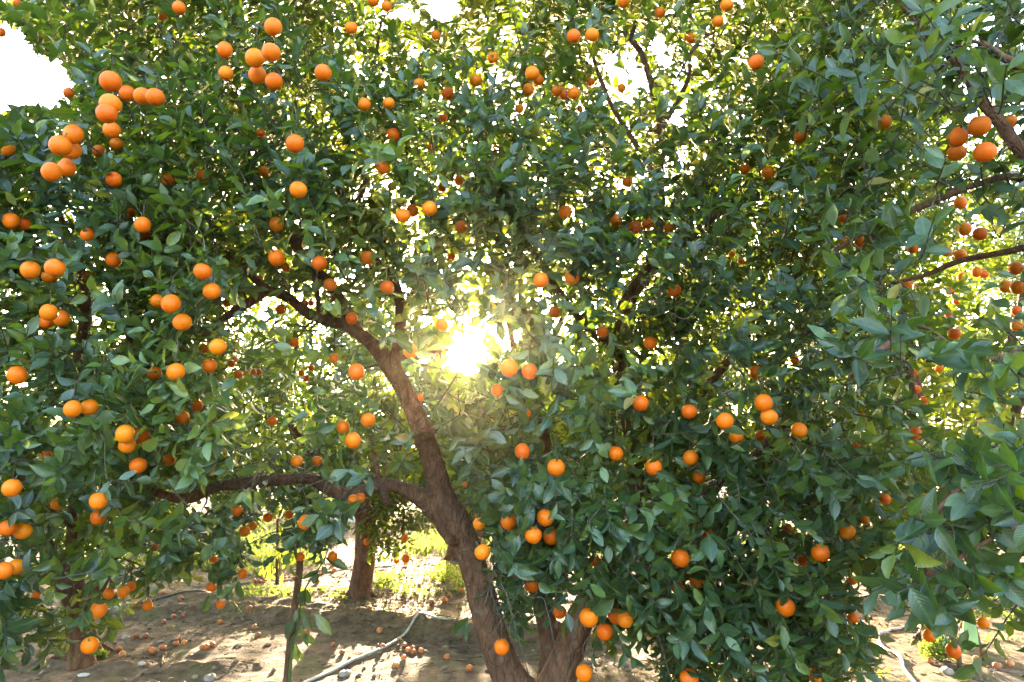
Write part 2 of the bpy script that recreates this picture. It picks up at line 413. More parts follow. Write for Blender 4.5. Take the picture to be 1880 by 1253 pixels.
def spray_leaves(p, ax, length, nl, L0, rg, up_bias=.45, out=None, tone0=None, droop=.25):
    """leaves set round the end of each shoot (p = middle of the leafy part, ax = its direction)"""
    k = len(p); idx = np.repeat(np.arange(k), nl)
    j = np.concatenate([np.arange(m) for m in nl]); t = (j + .6) / np.repeat(nl, nl)
    m = len(idx)
    ax = unit(ax); A = ax[idx]
    ref = np.where(np.abs(A[:, 2:3]) < .9, np.array([[0, 0, 1.0]]), np.array([[1.0, 0, 0]]))
    U = unit(np.cross(A, ref)); Wv = np.cross(A, U)
    th = np.repeat(rg.random(k) * 6.28, nl) + j * 2.399 + rg.normal(0, .25, m)
    rad = np.cos(th)[:, None] * U + np.sin(th)[:, None] * Wv
    ang = np.radians(88 - 55 * t + rg.normal(0, 14, m))[:, None]
    d = A * np.cos(ang) + rad * np.sin(ang)
    d = d + np.array([0, 0, -1.0]) * (droop * rg.random(m))[:, None]
    base = p[idx] + A * ((t - .55) * np.repeat(length, nl))[:, None] + rad * .004
    nrm = A * np.sin(ang) - rad * np.cos(ang) + np.array([0, 0, up_bias]) + rg.normal(0, .22, (m, 3))
    if out is not None: nrm = nrm + .35 * out[idx]
    L = L0 * np.clip(rg.normal(1, .2, m), .5, 1.5) * (1.08 - .35 * np.abs(t - .45))
    W = L * rg.uniform(.40, .56, m)
    tone = np.clip((np.repeat(tone0, nl) if tone0 is not None else 0) + .28 * rg.random(m) + .16 * (t > .75) * rg.random(m), 0, .93)
    tone = np.where(rg.random(m) < .014, rg.uniform(.9, 1, m), tone)
    return dict(base=base, d=unit(d), n=nrm, L=L, W=W, tone=tone, fold=rg.uniform(-.05, .85, m), curl=rg.normal(.16, .18, m), wave=rg.random(m))

def pick(lv, keep): return {k: v[keep] for k, v in lv.items()}
def cat(ls): return {k: np.concatenate([l[k] for l in ls]) for k in ls[0]}

# ------------------------------------------------------------------ what the photo shows where (plan for pruning: sky gaps, fruit, bare limbs)
def inside(poly, x, y):
    c = np.zeros(np.shape(x), bool); n = len(poly)
    for i in range(n):
        x1, y1 = poly[i]; x2, y2 = poly[(i + 1) % n]
        if y1 == y2: continue
        c ^= ((y1 > y) != (y2 > y)) & (x < (x2 - x1) * (y - y1) / (y2 - y1) + x1)
    return c
GAPS = [  # (polygon in the photo, share of leaves pruned away there)
    ([(-60, 20), (40, 50), (70, 95), (120, 110), (135, 160), (95, 200), (45, 195), (0, 215), (-60, 240)], 1.0),
    ([(775, -40), (850, -40), (845, 25), (815, 45), (785, 30)], .97),
    ([(700, 18), (770, 10), (770, 45), (720, 40)], .8),
    ([(1100, 95), (1150, 90), (1190, 150), (1150, 200), (1120, 160)], .95),
    ([(1185, 60), (1215, 80), (1235, 120), (1210, 135)], .9),
    ([(1225, 180), (1262, 185), (1262, 235), (1232, 240)], .9),
    ([(1060, 60), (1110, 90), (1090, 120), (1050, 115)], .6),
    ([(905, 120), (930, 130), (925, 180), (900, 170)], .75),
    ([(655, 230), (700, 235), (690, 260), (650, 250)], .8),
    ([(590, 290), (612, 300), (606, 320), (588, 312)], .8),
    ([(195, 350), (215, 352), (210, 372), (196, 368)], .85),
    ([(640, 330), (690, 325), (680, 370), (645, 370)], .8),
    ([(800, 555), (870, 530), (905, 560), (890, 615), (845, 612), (805, 600)], .45),
    ([(840, 490), (905, 500), (890, 540), (840, 540)], .35),
    ([(1000, 520), (1065, 530), (1050, 562), (1010, 556)], .4),
    ([(780, 580), (815, 575), (815, 600), (785, 605)], .4),
    ([(1310, 880), (1345, 885), (1340, 925), (1315, 920)], .9),
    ([(1330, 740), (1400, 745), (1385, 770), (1350, 770)], .7),
    ([(340, 915), (390, 905), (390, 935), (345, 945)], .97),
    ([(1375, 420), (1400, 425), (1395, 450), (1378, 448)], .7),
    ([(1420, 350), (1470, 345), (1460, 375), (1425, 375)], .6),
]
SUNPX = (857, 652, 31)
def gap_prob(x, y):
    p = np.zeros(np.shape(x))
    for poly, k in GAPS: p = np.maximum(p, k * inside(poly, x, y))
    r = np.hypot(x - SUNPX[0], (y - SUNPX[1]))
    p = np.maximum(p, np.clip(1.25 - np.clip(r - SUNPX[2], 0, None) / 14.0, 0, 1))
    return p
# hanging oranges: (x, y, radius in photo pixels, label or '' when it is told by a landmark near it)
FRUIT = [
(33,8,7.5,'orange at the outermost twig tip against the white sky patch'),
(2,60,8,'orange cut by the picture edge beside the white sky patch'),
(329,15,12,'orange with a leaf tip across it above the bare arching twig'),
(502,50,16,'lone orange just above the bunch of four high in the crown'),
(498,97,17,'upper right orange of the bunch of four high in the crown'),
(468,107,17,'leaf-shaded orange, upper left of the bunch of four high in the crown'),
(473,138,16,'lower left orange of the bunch of four high in the crown'),
(503,150,16,'lowest orange of the bunch of four high in the crown'),
(593,134,15.5,'lone bright orange right of the bunch of four high in the crown'),
(203,150,19,'large orange topping the hanging column beside the white sky patch'),
(203,192,19,'front orange of the touching pair in the column beside the sky patch'),
(196,209,18,'rear lower orange of the touching pair in the column beside the sky patch'),
(205,239,15,'smallest orange at the foot of the column beside the sky patch'),
(262,177,16,'middle orange of the level row of three near the sky patch'),
(285,179,16.5,'end orange of the level row of three, its edge catching sunlight'),
(234,172,14,'leaf-covered first orange of the level row of three near the sky patch'),
(135,247,17,'top orange of the bunch under a broad leaf below the sky patch'),
(111,268,19,'large front orange of the bunch under a broad leaf below the sky patch'),
(131,276,17,'rear orange behind the large one in the bunch below the sky patch'),
(95,316,17,'lowest orange of the bunch hanging below the sky patch'),
(122,308,16,'orange with a dark leaf across it low in the bunch below the sky patch'),
(209,330,14,'lone orange beside the small sky chink, under the hanging column'),
(310,331,12,'round shaded orange beside a long grey leaf, inside the left crown'),
(542,264,16.5,'lone bright orange, upper of two spaced one above the other'),
(548,349,16,'lone bright orange, lower of two spaced one above the other'),
(127,171,10,'small orange at the edge of the white sky patch'),
(14,274,13,'orange by the picture edge below the white sky patch'),
(182,278,11,''),(215,265,12,''),
(262,413,14,'bright orange over a half-hidden one, above light green shoots'),
(21,406,14,'outer orange of a pair at the picture edge'),(44,412,12,'inner leaf-cut orange of a pair at the picture edge'),
(373,324,11,''),(480,245,8,''),(487,316,11,''),(415,135,13,''),(413,92,14,''),(241,391,9,''),(300,33,8,''),
(686,3,10,'higher orange of the pair at the top edge of the picture'),(710,12,10,'lower orange of the pair at the top edge of the picture'),
(645,52,12,'lone orange with a leaf notch below the pair at the top edge'),
(800,65,9,''),(905,107,10,''),(874,149,12,'orange beside a chink of sky under the white gap at the top'),(822,172,11,''),(770,155,11,''),(669,192,12,''),(714,190,11,''),
(722,248,12,''),(703,308,13,'shaded lone orange beneath a dark leaf shelf'),(813,215,9,''),
(977,135,13,'front orange of the backlit overlapping pair near the top'),(988,147,10,'rear orange of the backlit overlapping pair near the top'),(970,165,11,'orange under the backlit overlapping pair near the top'),
(954,200,8,''),(1023,167,11,'first orange of the backlit trio beside the bare sloping branch'),(1036,175,10,'middle orange of the backlit trio beside the bare sloping branch'),(1053,172,12,'end orange of the backlit trio beside the bare sloping branch'),
(1053,67,13,'left one of the two glowing oranges framed by the upper sky gap'),(1087,65,13,'right one of the two glowing oranges framed by the upper sky gap'),
(1145,4,11,'orange cut by the top edge above the bare sloping branch'),(1212,24,10,''),(1084,151,8,''),(1141,162,8,''),(910,271,6,''),(793,274,9,''),
(740,396,14,'front orange of the three massed above the small sky chinks'),(757,388,12,'rear orange of the three massed above the small sky chinks'),(789,383,14,'clear round orange of the three massed above the small sky chinks'),
(812,344,9,''),(843,332,9,''),(1038,390,13,'lone orange with one leaf on it, above the scattered white chinks'),
(1131,404,11,'orange just before the spaced row of three'),(1152,335,10,''),(847,417,12,'lone round orange hanging above the sun in glittering leaves'),
(1166,418,12,'first orange of the touching pair in the spaced row'),(1189,411,11,'second orange of the touching pair in the spaced row'),(1228,420,10,'orange beside the upright dark bough at the end of the spaced row'),
(720,343,9,''),(1064,200,6,''),
(1334,10,12,'topmost of three oranges among bright yellow leaves'),(1318,40,11,'middle of three oranges among bright yellow leaves'),(1268,71,10,'orange hanging by a curved bare twig among bright yellow leaves'),
(1388,115,14,'lone orange beneath a pale leaf near the top'),
(1757,252,18,'upper orange of the two stacked under the thick grey bough'),(1798,232,19,'orange pressed against the thick grey bough'),
(1756,281,16,'lower orange of the two stacked under the thick grey bough'),(1808,280,19,'lowest large orange hanging clear under the thick grey bough'),
(1853,225,13,'orange behind the thick grey bough at the picture edge'),
(1622,225,14,''),(1470,252,12,''),(1410,317,12,''),(1367,311,10,''),(1763,373,11,''),(1548,402,8,''),(1771,421,12,''),(1799,430,12,''),
(56,496,16,'single orange beside the tight pair near the picture edge'),(101,492,17,'large front orange of the tight pair near the picture edge'),(92,508,14,'orange half behind the large one in the tight pair'),
(209,477,14,'lone round orange with a light chink at its side'),(162,432,13,'dull orange in deep shade among bare twigs'),(160,505,9,''),
(372,499,16,'orange above the one with a leaf across its middle'),(389,535,16,'orange with one leaf lying across its middle'),
(314,558,17,'orange with a broad dark leaf over its face'),(290,553,13,'orange tucked behind the one wearing a broad dark leaf'),
(335,592,16.5,'orange below the one wearing a broad dark leaf'),
(90,574,15,'top orange of the bunch of three by the dark upright stem'),(113,585,14,'right orange of the bunch of three by the dark upright stem'),(85,591,13,'hidden lowest orange of the bunch of three by the dark upright stem'),
(400,637,15,'clear bright orange above a duller one, beneath the dark elbow limb'),(385,672,13,'duller orange below the clear bright one, beneath the dark elbow limb'),
(323,683,16,'bright orange beside the one hidden by a mottled leaf'),(284,686,13,'orange half hidden by a mottled leaf'),
(32,689,16.5,'lone orange near the picture edge in dark leaves'),
(134,751,16.5,'left orange of the side-by-side pair crossed by a thin twig'),(164,748,15.5,'right orange of the side-by-side pair crossed by a thin twig'),
(230,797,16.5,'left orange of the bright bunch of three'),(260,799,15,'right orange of the bright bunch of three'),(234,818,15,'lowest orange of the bright bunch of three'),
(508,474,14.5,'clear orange in front of the dark rising limb'),(524,491,9,'small orange peeping from behind the clear one by the rising limb'),
(587,484,14,'orange with a pale leaf on it beside the dark rising limb'),(607,523,12,''),(516,568,10,'round orange just under the dark elbow limb'),
(476,513,8,''),(559,558,8,''),(571,557,6.5,''),(540,629,9,''),(416,556,8,''),(613,658,9,''),(438,688,8,''),(452,686,6,''),(465,683,6,''),(475,683,6,''),
(553,685,6,''),(571,676,6,''),(562,695,6,''),(425,668,7,''),(430,660,6,''),(500,773,9,''),(335,767,13,'shaded orange in deep leaves left of the dim far foliage'),(362,745,11,''),(85,834,10,''),
(508,412,13,'orange behind a dark leaf where two limbs cross'),(268,432,10,''),(375,640,9,''),
(675,474,13,'orange under a broad pale leaf at the rim of the bright chinks'),(711,528,13,'lone orange with a leaf at its lower side, near the glare'),
(646,585,11,'orange half covered by a leaf against the heavy limb'),(655,683,14.5,'bright lone orange under the heavy limb'),
(754,645,13,'orange hanging nearest the heavy limb, lit by the glare'),
(676,772,13.5,'upper right orange of the three in light green leaves before the leaning trunk'),(630,784,12,'left orange of the three in light green leaves before the leaning trunk'),
(648,809,14.5,'lowest orange of the three in light green leaves before the leaning trunk'),
(829,472,8,''),(993,515,14.5,'left one of the two level oranges right of the glare'),(1050,509,14.5,'right one of the two level oranges right of the glare'),
(812,597,12,'orange half washed out by the sun above the glare'),(935,676,16,'large warm-lit orange right beside the glare'),(972,682,14.5,'smaller round orange beside the large warm-lit one'),
(913,717,11,'orange below the glare with leaves across it'),(963,761,12.5,'orange hung beneath leaves below the glare'),
(1194,630,12.5,'shaded lone orange below the blunt bough'),(1018,573,11,''),(1106,610,11,''),
(1176,741,15,'orange with its side cut by pale leaves, mid crown'),(1238,534,12.5,'lone orange standing clear beside the blunt bough'),
(770,731,7.5,''),(959,829,14,'orange hanging half hidden beside the leaning trunk'),(1131,833,13,''),(1021,859,16.5,'large clear orange right of the leaning trunk, in blue-green leaves'),
(1200,858,15,'orange under a large drooping leaf, lower crown'),(1268,841,14.5,'orange with a grey stalk hanging down across it'),(1284,877,11.5,'orange directly under the one crossed by a grey stalk'),
(1265,756,14,'shaded orange hung between two leaves, mid crown'),
(1402,740,16,'upper orange of the two stacked in clear view'),(1412,766,15.5,'lower orange of the two stacked in clear view'),(1331,773,16,'dark orange beside a white chink, near the stacked two'),
(1352,802,13,''),(1396,800,10,''),(1467,790,14,'orange under a black-shadowed leaf near the stacked two'),(1388,684,12,'orange above the stacked two, between pale leaves'),
(1459,662,8,''),(1680,796,11,''),(1752,613,11,'round orange under a long grey leaf among yellow-lit foliage'),(1737,462,10,''),(1762,468,11,''),(1676,456,10,''),(1663,520,10,''),(1552,445,11,''),(1578,444,10,''),
(1846,526,12,''),(1868,528,12,''),(1866,598,10,''),(1865,493,12,''),(1743,534,8,''),(1667,685,7,''),(1683,682,7,''),(1724,677,7,''),(1712,668,6,''),(1830,646,8,''),(1343,468,6,''),(1361,480,7,''),
(22,896,16,'orange at the picture edge under pale leaves, low on the tree'),(181,920,15.5,'upper orange of the two hung one under the other by the grey trunk'),(180,950,13,'lower orange of the two hung one under the other by the grey trunk'),
(105,926,11,''),(254,855,15.5,'orange with a leaf down its front over the crooked limb'),(310,845,11,''),(14,970,15,'shaded orange behind its neighbour at the picture edge'),(42,975,15,'front orange of the shaded pair near the picture edge'),
(7,1048,16,'left orange of the lowest pair at the picture edge'),(30,1041,15,'right orange of the lowest pair at the picture edge'),
(436,939,10.5,''),(449,976,10,'upper orange of the dark strand hanging over bare soil'),(464,966,8,''),(492,950,9,''),(561,959,13,'bright orange under the horizontal limb before the grass'),(531,945,8,''),
(551,1022,9,'orange seeming to sit on top of the wooden stake'),(611,1021,9,'orange hanging right of the wooden stake top'),(446,1053,9,'orange low on the dark strand hanging over bare soil'),(388,1078,9,'lowest left orange of the dark strand hanging over bare soil'),
(181,1120,14,'orange capped by a dark leaf near the foot of the grey trunk'),(227,1087,10,''),(240,1077,9,''),(200,1090,10,''),(271,1112,9,'lone small orange dangling just above the soil'),
(165,1185,15,'lowest orange of all, hanging before the foot of the grey trunk'),
(545,847,11,''),(583,846,9,''),(392,1027,7,''),(405,1110,8,''),(66,1093,8,''),(285,1005,7,''),
(648,918,10,''),(661,915,10,''),(680,958,6,''),(673,995,6,''),(694,998,5.5,''),(715,990,5.5,''),(743,988,6.5,''),(728,1030,5.5,''),(745,1026,7.5,''),
(880,962,12,'orange with a twig down its face beside the trunk fork'),(886,1014,15,'bright orange with a folded leaf over it, against the leaning trunk'),
(934,958,15,'orange behind fresh green leaves beside the largest lower bunch'),(1001,951,16.5,'topmost clear orange of the largest lower bunch'),(979,983,16,'left orange of the largest lower bunch, a bare twig before it'),(1012,985,15,'orange tucked under the topmost one of the largest lower bunch'),
(977,1074,14,'lone orange hanging between the leaning trunk and the twin trunk'),
(1081,1134,18,'left orange with a leaf on it, of the four before the twin trunk'),(1132,1132,15,'right front orange of the four before the twin trunk'),(1148,1138,15,'rear rightmost orange of the four before the twin trunk'),(1110,1160,15,'lowest orange of the four before the twin trunk'),
(921,1188,14,'orange split by a hanging stalk, low against the leaning trunk'),(1028,1124,12,'orange half hidden beside the top of the twin trunk'),
(1249,1025,17,'large clear orange on a long hanging stalk'),(1280,1068,13,'leaf-hidden orange just below the large one on a long stalk'),
(1072,1236,15,'orange low by the twin trunk foot, cut by pale leaves'),(1265,1246,17,'orange cut by the bottom edge of the picture'),(1245,1080,11,''),(1092,1030,10,''),(853,889,5,''),
(1506,1016,16.5,'large clear orange in the skirt of leaves over bare soil'),(1442,1114,17,'large orange with a small dark leaf in its middle'),(1556,977,14,'crescent of orange behind a leaf'),
(1624,916,10.5,'orange glowing before the dim trunk'),(1588,956,8,''),(1580,1025,7,''),(1446,969,8,''),(1298,980,10,''),(1565,1065,8,''),
(1706,1167,11,'round orange hanging over the yellow-green weed'),(1750,1195,13,'orange hanging before the green sheet, lowest there'),(1771,1150,8,''),(1805,1144,11,'orange hanging right of the green sheet'),
(1566,1135,10,''),(1497,1240,13,'orange at the bottom edge in the skirt of leaves'),(1660,1010,5,''),(1475,1030,10,''),(1850,1115,6,''),
(1685,527,8,''),(1793,500,9,''),(1767,509,9,''),(1806,504,8,''),(1757,552,8,''),(1742,576,8,''),(1866,571,9,''),(1682,715,8,''),(1697,735,7.5,''),(1806,763,7.5,''),(1866,762,7.5,''),(1582,755,7,''),(1572,815,7,''),(1629,817,7,''),
]
LANDMARKS = [('the long grey leaf over an orange',1752,590),('the level pair among yellow leaves',1750,465),('the bright sun',857,655),('the trunk fork',812,930),('the sag of the horizontal limb',640,905),('the dark elbow limb',490,538),('the white gap at the top',810,20),
 ('the bare sloping branch',1110,150),('the white sky patch',70,150),('the hanging column of oranges',203,200),('the bunch of four high up',485,120),('the two glowing upper oranges',1070,66),
 ('the thick grey bough',1840,240),('the wooden stake',545,1130),('the far trunk',665,1000),('the four oranges before the twin trunk',1110,1140),('the two stacked oranges',1407,752),
 ('the dim trunk',1690,950),('the blunt bough',1150,545),('the yellow leaf tuft',1222,345),('the bright bunch of three',240,805),('the crooked limb',330,910),('the dark upright stem',155,590),
 ('the large lower bunch',995,965),('the orange on a long stalk',1249,1025),('the green sheet',1775,1165),('the dark strand',425,1010),('the row of three oranges',1195,415),('the upper of two spaced oranges',542,264),
 ('the heavy limb',620,590),('the leaning trunk',770,800),('the grey trunk',150,1150),('the tight pair',95,495),('the orange wearing a dark leaf',314,558),('the three massed oranges',765,390),
 ('the large skirt orange',1506,1016),('the crescent orange',1556,977),('the yellow-lit far foliage',1700,600),('the leaf-shelf orange',703,308),('the lone pale-leaf orange',1388,115)]
DIRS = ['right of','below and right of','below','below and left of','left of','above and left of','above','above and right of']
_used = set()
def fruit_label(x, y, r, lab):
    if lab:
        assert lab not in _used, lab
        _used.add(lab); return lab
    size = 'tiny far' if r < 7.2 else ('small' if r < 10 else 'half-hidden')
    near = sorted(LANDMARKS, key=lambda l: math.hypot(l[1] - x, l[2] - y))
    for name, lx, ly in near[:5]:
        d = math.hypot(lx - x, ly - y)
        how = 'close ' if d < 60 else ('some way ' if d < 140 else 'a good way ')
        s = DIRS[int(round(math.atan2(y - ly, x - lx) / (math.pi / 4))) % 8]
        for h2 in (how, 'well ' if how == 'a good way ' else how):
            t = f'{size} orange {h2}{s} {name}'
            if t not in _used:
                _used.add(t); return t
    raise ValueError((x, y))
# windfalls on the soil: (x, y, radius in photo pixels)
FALLEN = [(248,1130,6),(300,1146,5),(338,1132,4.5),(319,1135,4),(404,1146,5),(457,1129,5.5),(467,1154,4.5),(473,1170,5.5),(250,1172,6),(267,1171,4.5),(218,1197,6),(224,1206,6.5),
(323,1187,6),(338,1184,4.5),(328,1178,4),(298,1194,6.5),(281,1200,6.5),(274,1196,5),(379,1192,6),(389,1188,6),(371,1193,4),(298,1092,4.5),(266,1093,4.5),(332,1104,4.5),
(610,1042,4.5),(613,1050,4.5),(590,1055,5),(582,1072,5.5),(508,1063,4.5),(523,1065,4.5),(466,1070,4.5),(475,1070,4.5),(484,1070,4.5),(540,1066,4.5),(503,1067,4.5),(629,1093,5.5),(531,1092,4.5),
(795,1065,5),(805,1089,5.5),(816,1106,5.5),(825,1097,4.5),(793,1110,5.5),(847,1088,5.5),(678,1131,5.5),(697,1140,5.5),(556,1169,6),(563,1164,6),(628,1202,5.5),(702,1191,5.5),(742,1189,5.5),
(749,1198,5),(759,1202,5.5),(773,1199,5.5),(757,1195,4.5),(741,1212,4.5),(727,1226,6),(862,1231,4.5),(820,1211,4),(611,1188,4.5),(959,1229,4.5),(1204,1171,4.5),
(1592,1224,6),(1709,1219,5.5),(1773,1249,10),(1831,1229,8),(1793,1215,7),(1778,1230,6),(1855,1223,7),(700,1070,4.5),(655,1048,4),(770,1078,4)]
FALLEN_MARKS = [('the grey hose bend',800,1145),('the hose end by the trunk',870,1133),('the lower run of the grey hose',650,1215),('the wooden stake',535,1170),('the foot of the far trunk',665,1080),
 ('the thin sapling',506,1065),('the low earth bank',440,1125),('the forked dry stick',310,1200),('the pale stones',150,1241),('the yellow-green weed',1720,1195),('the grey trunk foot',180,1180),('the twin trunk foot',1000,1240),
 ('the looped hose',1640,1190),('the bright weeds',830,1070),('the black drip pipe',320,1095),('the big half-buried stone',385,1246)]
def fallen_label(x, y, r):
    near = sorted(FALLEN_MARKS, key=lambda l: math.hypot(l[1] - x, l[2] - y))
    for name, lx, ly in near[:4]:
        d = math.hypot(lx - x, ly - y)
        how = 'close ' if d < 45 else ('some way ' if d < 110 else 'a good way ')
        s = ['right of', 'in front and right of', 'in front of', 'in front and left of', 'left of', 'behind and left of', 'behind', 'behind and right of'][int(round(math.atan2((y - ly) * 2.2, x - lx) / (math.pi / 4))) % 8]
        for adj in ('fallen', 'smaller fallen', 'scuffed fallen') if False else ('fallen', ):
            t = f'{adj} orange {how}{s} {name}'
            if t not in _used:
                _used.add(t); return t
    t = f'fallen orange in the scatter by {near[0][0]}'
    return t
# ------------------------------------------------------------------ ground: one sheet to the horizon
def axis(lo, hi, step, reach, grow=1.22):
    a = list(np.arange(lo, hi + 1e-6, step)); s = step
    while a[-1] < reach[1]: s *= grow; a.append(a[-1] + s)
    s = step; b = []
    x = a[0]
    while x > reach[0]: s *= grow; x -= s; b.append(x)
    return np.array(b[::-1] + a)
gx, gy = axis(-5.5, 6.0, .03, (-260, 260)), axis(4.0, 11.5, .03, (-60, 420))
X, Yg = np.meshgrid(gx, gy)
Zg = height(X, Yg)
nx, ny = len(gx), len(gy)
i = np.arange(ny - 1)[:, None]; j = np.arange(nx - 1)[None]
F = np.stack([i * nx + j, i * nx + j + 1, (i + 1) * nx + j + 1, (i + 1) * nx + j], -1).reshape(-1, 4)
tag(mesh_obj('ground', np.stack([X, Yg, Zg], -1).reshape(-1, 3), F, ground_material()), None, None, kind='structure')

# ------------------------------------------------------------------ limbs seen bare in the photo: (pixel path with half width) used for pruning leaves before them
BARE = []
def limb(ctrl, bare=None, prob=.93):
    """ctrl: (px, py, distance, radius) along a limb; bare=(i0, i1): the control points between which the photo shows bark"""
    pts = np.array([[*P(c[0], c[1], c[2]), c[3] * (.80 if c[3] > .03 else .88)] for c in ctrl])
    if bare is not None:
        BARE.append((ctrl[bare[0]:bare[1] + 1], prob))
    return catmull(pts, .05)
main_limbs = {}
ML = []
A = [(985,1330,4.25,.17),(962,1285,4.2,.145),(932,1240,4.2,.118),(905,1170,4.2,.105),(882,1085,4.2,.104),(862,1015,4.2,.108),(832,958,4.2,.135),(812,915,4.2,.105),(795,850,4.2,.082),(770,780,4.2,.078),(742,715,4.15,.074),(708,660,4.1,.07),(678,628,4.05,.058),(640,600,4.0,.05),(600,590,3.95,.045),(565,575,3.9,.04),(530,547,3.9,.036),(492,535,3.85,.036),(455,558,3.8,.03),(418,580,3.75,.024),(370,620,3.7,.02),(330,650,3.7,.015)]
ML.append(limb(A, (1, 11), .92)); BARE.append((A[11:20], .6))
ML.append(limb([(495,536,3.87,.034),(455,502,3.85,.026),(420,470,3.8,.022),(380,440,3.75,.016),(330,420,3.7,.012)], (0, 3), .7))
ML.append(limb([(655,612,4.05,.055),(628,560,4.1,.05),(600,515,4.1,.045),(566,488,4.1,.042),(545,455,4.1,.038),(520,410,4.15,.032),(505,350,4.2,.026),(480,260,4.2,.02),(430,180,4.1,.016)], (0, 4), .5))
ML.append(limb([(545,458,4.1,.03),(556,410,4.15,.028),(590,340,4.2,.024),(640,250,4.3,.02),(680,150,4.3,.016),(700,40,4.3,.012)], (0, 1), .6))
ML.append(limb([(575,498,4.1,.022),(583,540,4.05,.018),(585,575,4.0,.016)], (0, 2), .6))
ML.append(limb([(720,680,4.12,.055),(735,600,4.25,.045),(725,520,4.3,.04),(668,450,4.35,.036),(655,380,4.4,.03),(700,280,4.45,.024),(760,170,4.5,.018),(790,80,4.5,.012)], (1, 3), .35))
ML.append(limb([(735,600,4.25,.03),(770,510,4.3,.026),(835,410,4.5,.022),(880,320,4.6,.018),(900,180,4.6,.014),(930,60,4.6,.01)]))
ML.append(limb([(835,968,4.2,.10),(808,945,4.2,.085),(775,916,4.15,.068),(738,897,4.12,.056),(697,890,4.1,.052),(655,907,4.1,.047),(612,904,4.05,.046),(577,880,4.0,.046),(530,880,3.95,.043),(465,886,3.92,.042),(400,893,3.9,.041),(342,917,3.9,.042),(290,905,3.85,.032),(240,890,3.8,.026),(160,868,3.75,.02),(90,820,3.7,.014)], (1, 12), .9))
ML.append(limb([(697,888,4.1,.022),(690,850,4.1,.018),(680,800,4.1,.013)], (0, 2), .7))
ML.append(limb([(345,915,3.9,.026),(330,870,3.9,.02),(345,830,3.9,.016),(320,770,3.85,.012)], (0, 2), .5))
B = [(1000,1330,4.2,.17),(1018,1265,4.15,.14),(1040,1205,4.1,.112),(1062,1145,4.1,.10),(1095,1085,4.12,.09),(1132,1015,4.2,.082),(1158,930,4.25,.076),(1165,840,4.3,.072),(1150,740,4.3,.068),(1135,640,4.3,.066),(1148,560,4.25,.064),(1185,505,4.25,.056),(1210,430,4.25,.048),(1210,330,4.3,.044),(1212,235,4.3,.038),(1200,170,4.3,.026),(1176,95,4.3,.025),(1152,66,4.3,.026),(1125,25,4.3,.018),(1100,-60,4.3,.012)]
ML.append(limb(B, (0, 3), .85)); BARE.append(([(1152,553,4.25,.05),(1185,505,4.25,.05)], .85)); BARE.append((B[11:16], .3)); BARE.append((B[15:18], .95))
ML.append(limb([(1158,72,4.3,.02),(1172,20,4.3,.016),(1185,-60,4.3,.012)], (0, 1), .7))
ML.append(limb([(1210,335,4.32,.032),(1170,270,4.5,.024),(1125,198,4.6,.02),(1105,152,4.6,.019),(1090,108,4.6,.016),(1075,30,4.6,.011)], (1, 4), .9))
ML.append(limb([(1195,490,4.25,.04),(1255,445,4.2,.034),(1315,395,4.2,.028),(1400,335,4.1,.022),(1500,260,4.0,.016),(1570,180,4.0,.012)], (1, 2), .8))
ML.append(limb([(1212,240,4.3,.024),(1262,150,4.3,.018),(1270,95,4.3,.015),(1310,60,4.3,.013),(1400,30,4.2,.01)], (1, 3), .8))
ML.append(limb([(1135,1010,4.2,.05),(1230,960,4.1,.04),(1330,880,3.9,.032),(1420,800,3.8,.024),(1500,700,3.7,.016)]))
ML.append(limb([(1165,845,4.3,.05),(1250,760,4.1,.04),(1340,660,4.0,.032),(1420,560,3.9,.024),(1490,460,3.9,.016)]))
ML.append(limb([(1140,660,4.3,.045),(1060,580,4.0,.034),(990,480,3.8,.026),(930,380,3.7,.02),(880,280,3.6,.014)]))
ML.append(limb([(1090,1090,4.12,.04),(1180,1060,3.9,.032),(1290,1030,3.6,.024),(1390,1060,3.5,.018),(1450,1130,3.45,.012)]))
Cc = [(1000,1330,4.35,.15),(1008,1255,4.45,.10),(1010,1185,4.5,.082),(995,1110,4.6,.075),(975,1040,4.7,.07),(972,980,4.75,.064),(990,890,4.8,.056),(1000,800,4.9,.05),(960,720,5.0,.042),(935,600,5.1,.034),(905,480,5.2,.026),(865,350,5.2,.02),(830,230,5.2,.014)]
ML.append(limb(Cc, (1, 3), .7))
ML.append(limb([(985,690,5.0,.035),(1040,560,5.1,.03),(1060,420,5.2,.024),(1040,280,5.2,.018),(1000,120,5.2,.012)]))
ML.append(limb([(706,668,4.1,.022),(760,652,4.2,.015),(822,643,4.28,.010)], (1, 2), .6))

for a, b, r_ in [((778,800,4.12),(806,778,3.98),.03), ((700,890,4.1),(712,925,4.0),.022), ((852,1000,4.2),(822,990,4.05),.03), ((600,590,3.95),(612,560,3.86),.022), ((1050,1165,4.1),(1022,1148,3.98),.028), ((880,1080,4.2),(905,1055,4.06),.026)]:
    p0, p1 = P(*a), P(*b)
    ML.append(catmull(np.array([[*p0, r_ * 1.4], [*(p0 + (p1 - p0) * .55), r_ * 1.05], [*p1, r_]]), .02))
LT = []   # the tree at the left edge
LTa = [(150,1225,5.3,.13),(148,1190,5.3,.11),(140,1130,5.3,.09),(138,1060,5.25,.08),(138,980,5.2,.075),(142,880,5.1,.066),(146,760,5.0,.06),(148,650,4.9,.055),(160,570,4.8,.05),(150,500,4.7,.038),(120,420,4.6,.026),(90,340,4.5,.018)]
LT.append(limb(LTa, (0, 4), .2)); BARE.append((LTa[7:10], .75))
LT.append(limb([(138,1110,5.3,.08),(105,1050,5.2,.066),(80,980,5.1,.055),(40,880,5.0,.045),(-20,760,4.9,.034),(-80,620,4.8,.022)], (0, 1), .5))
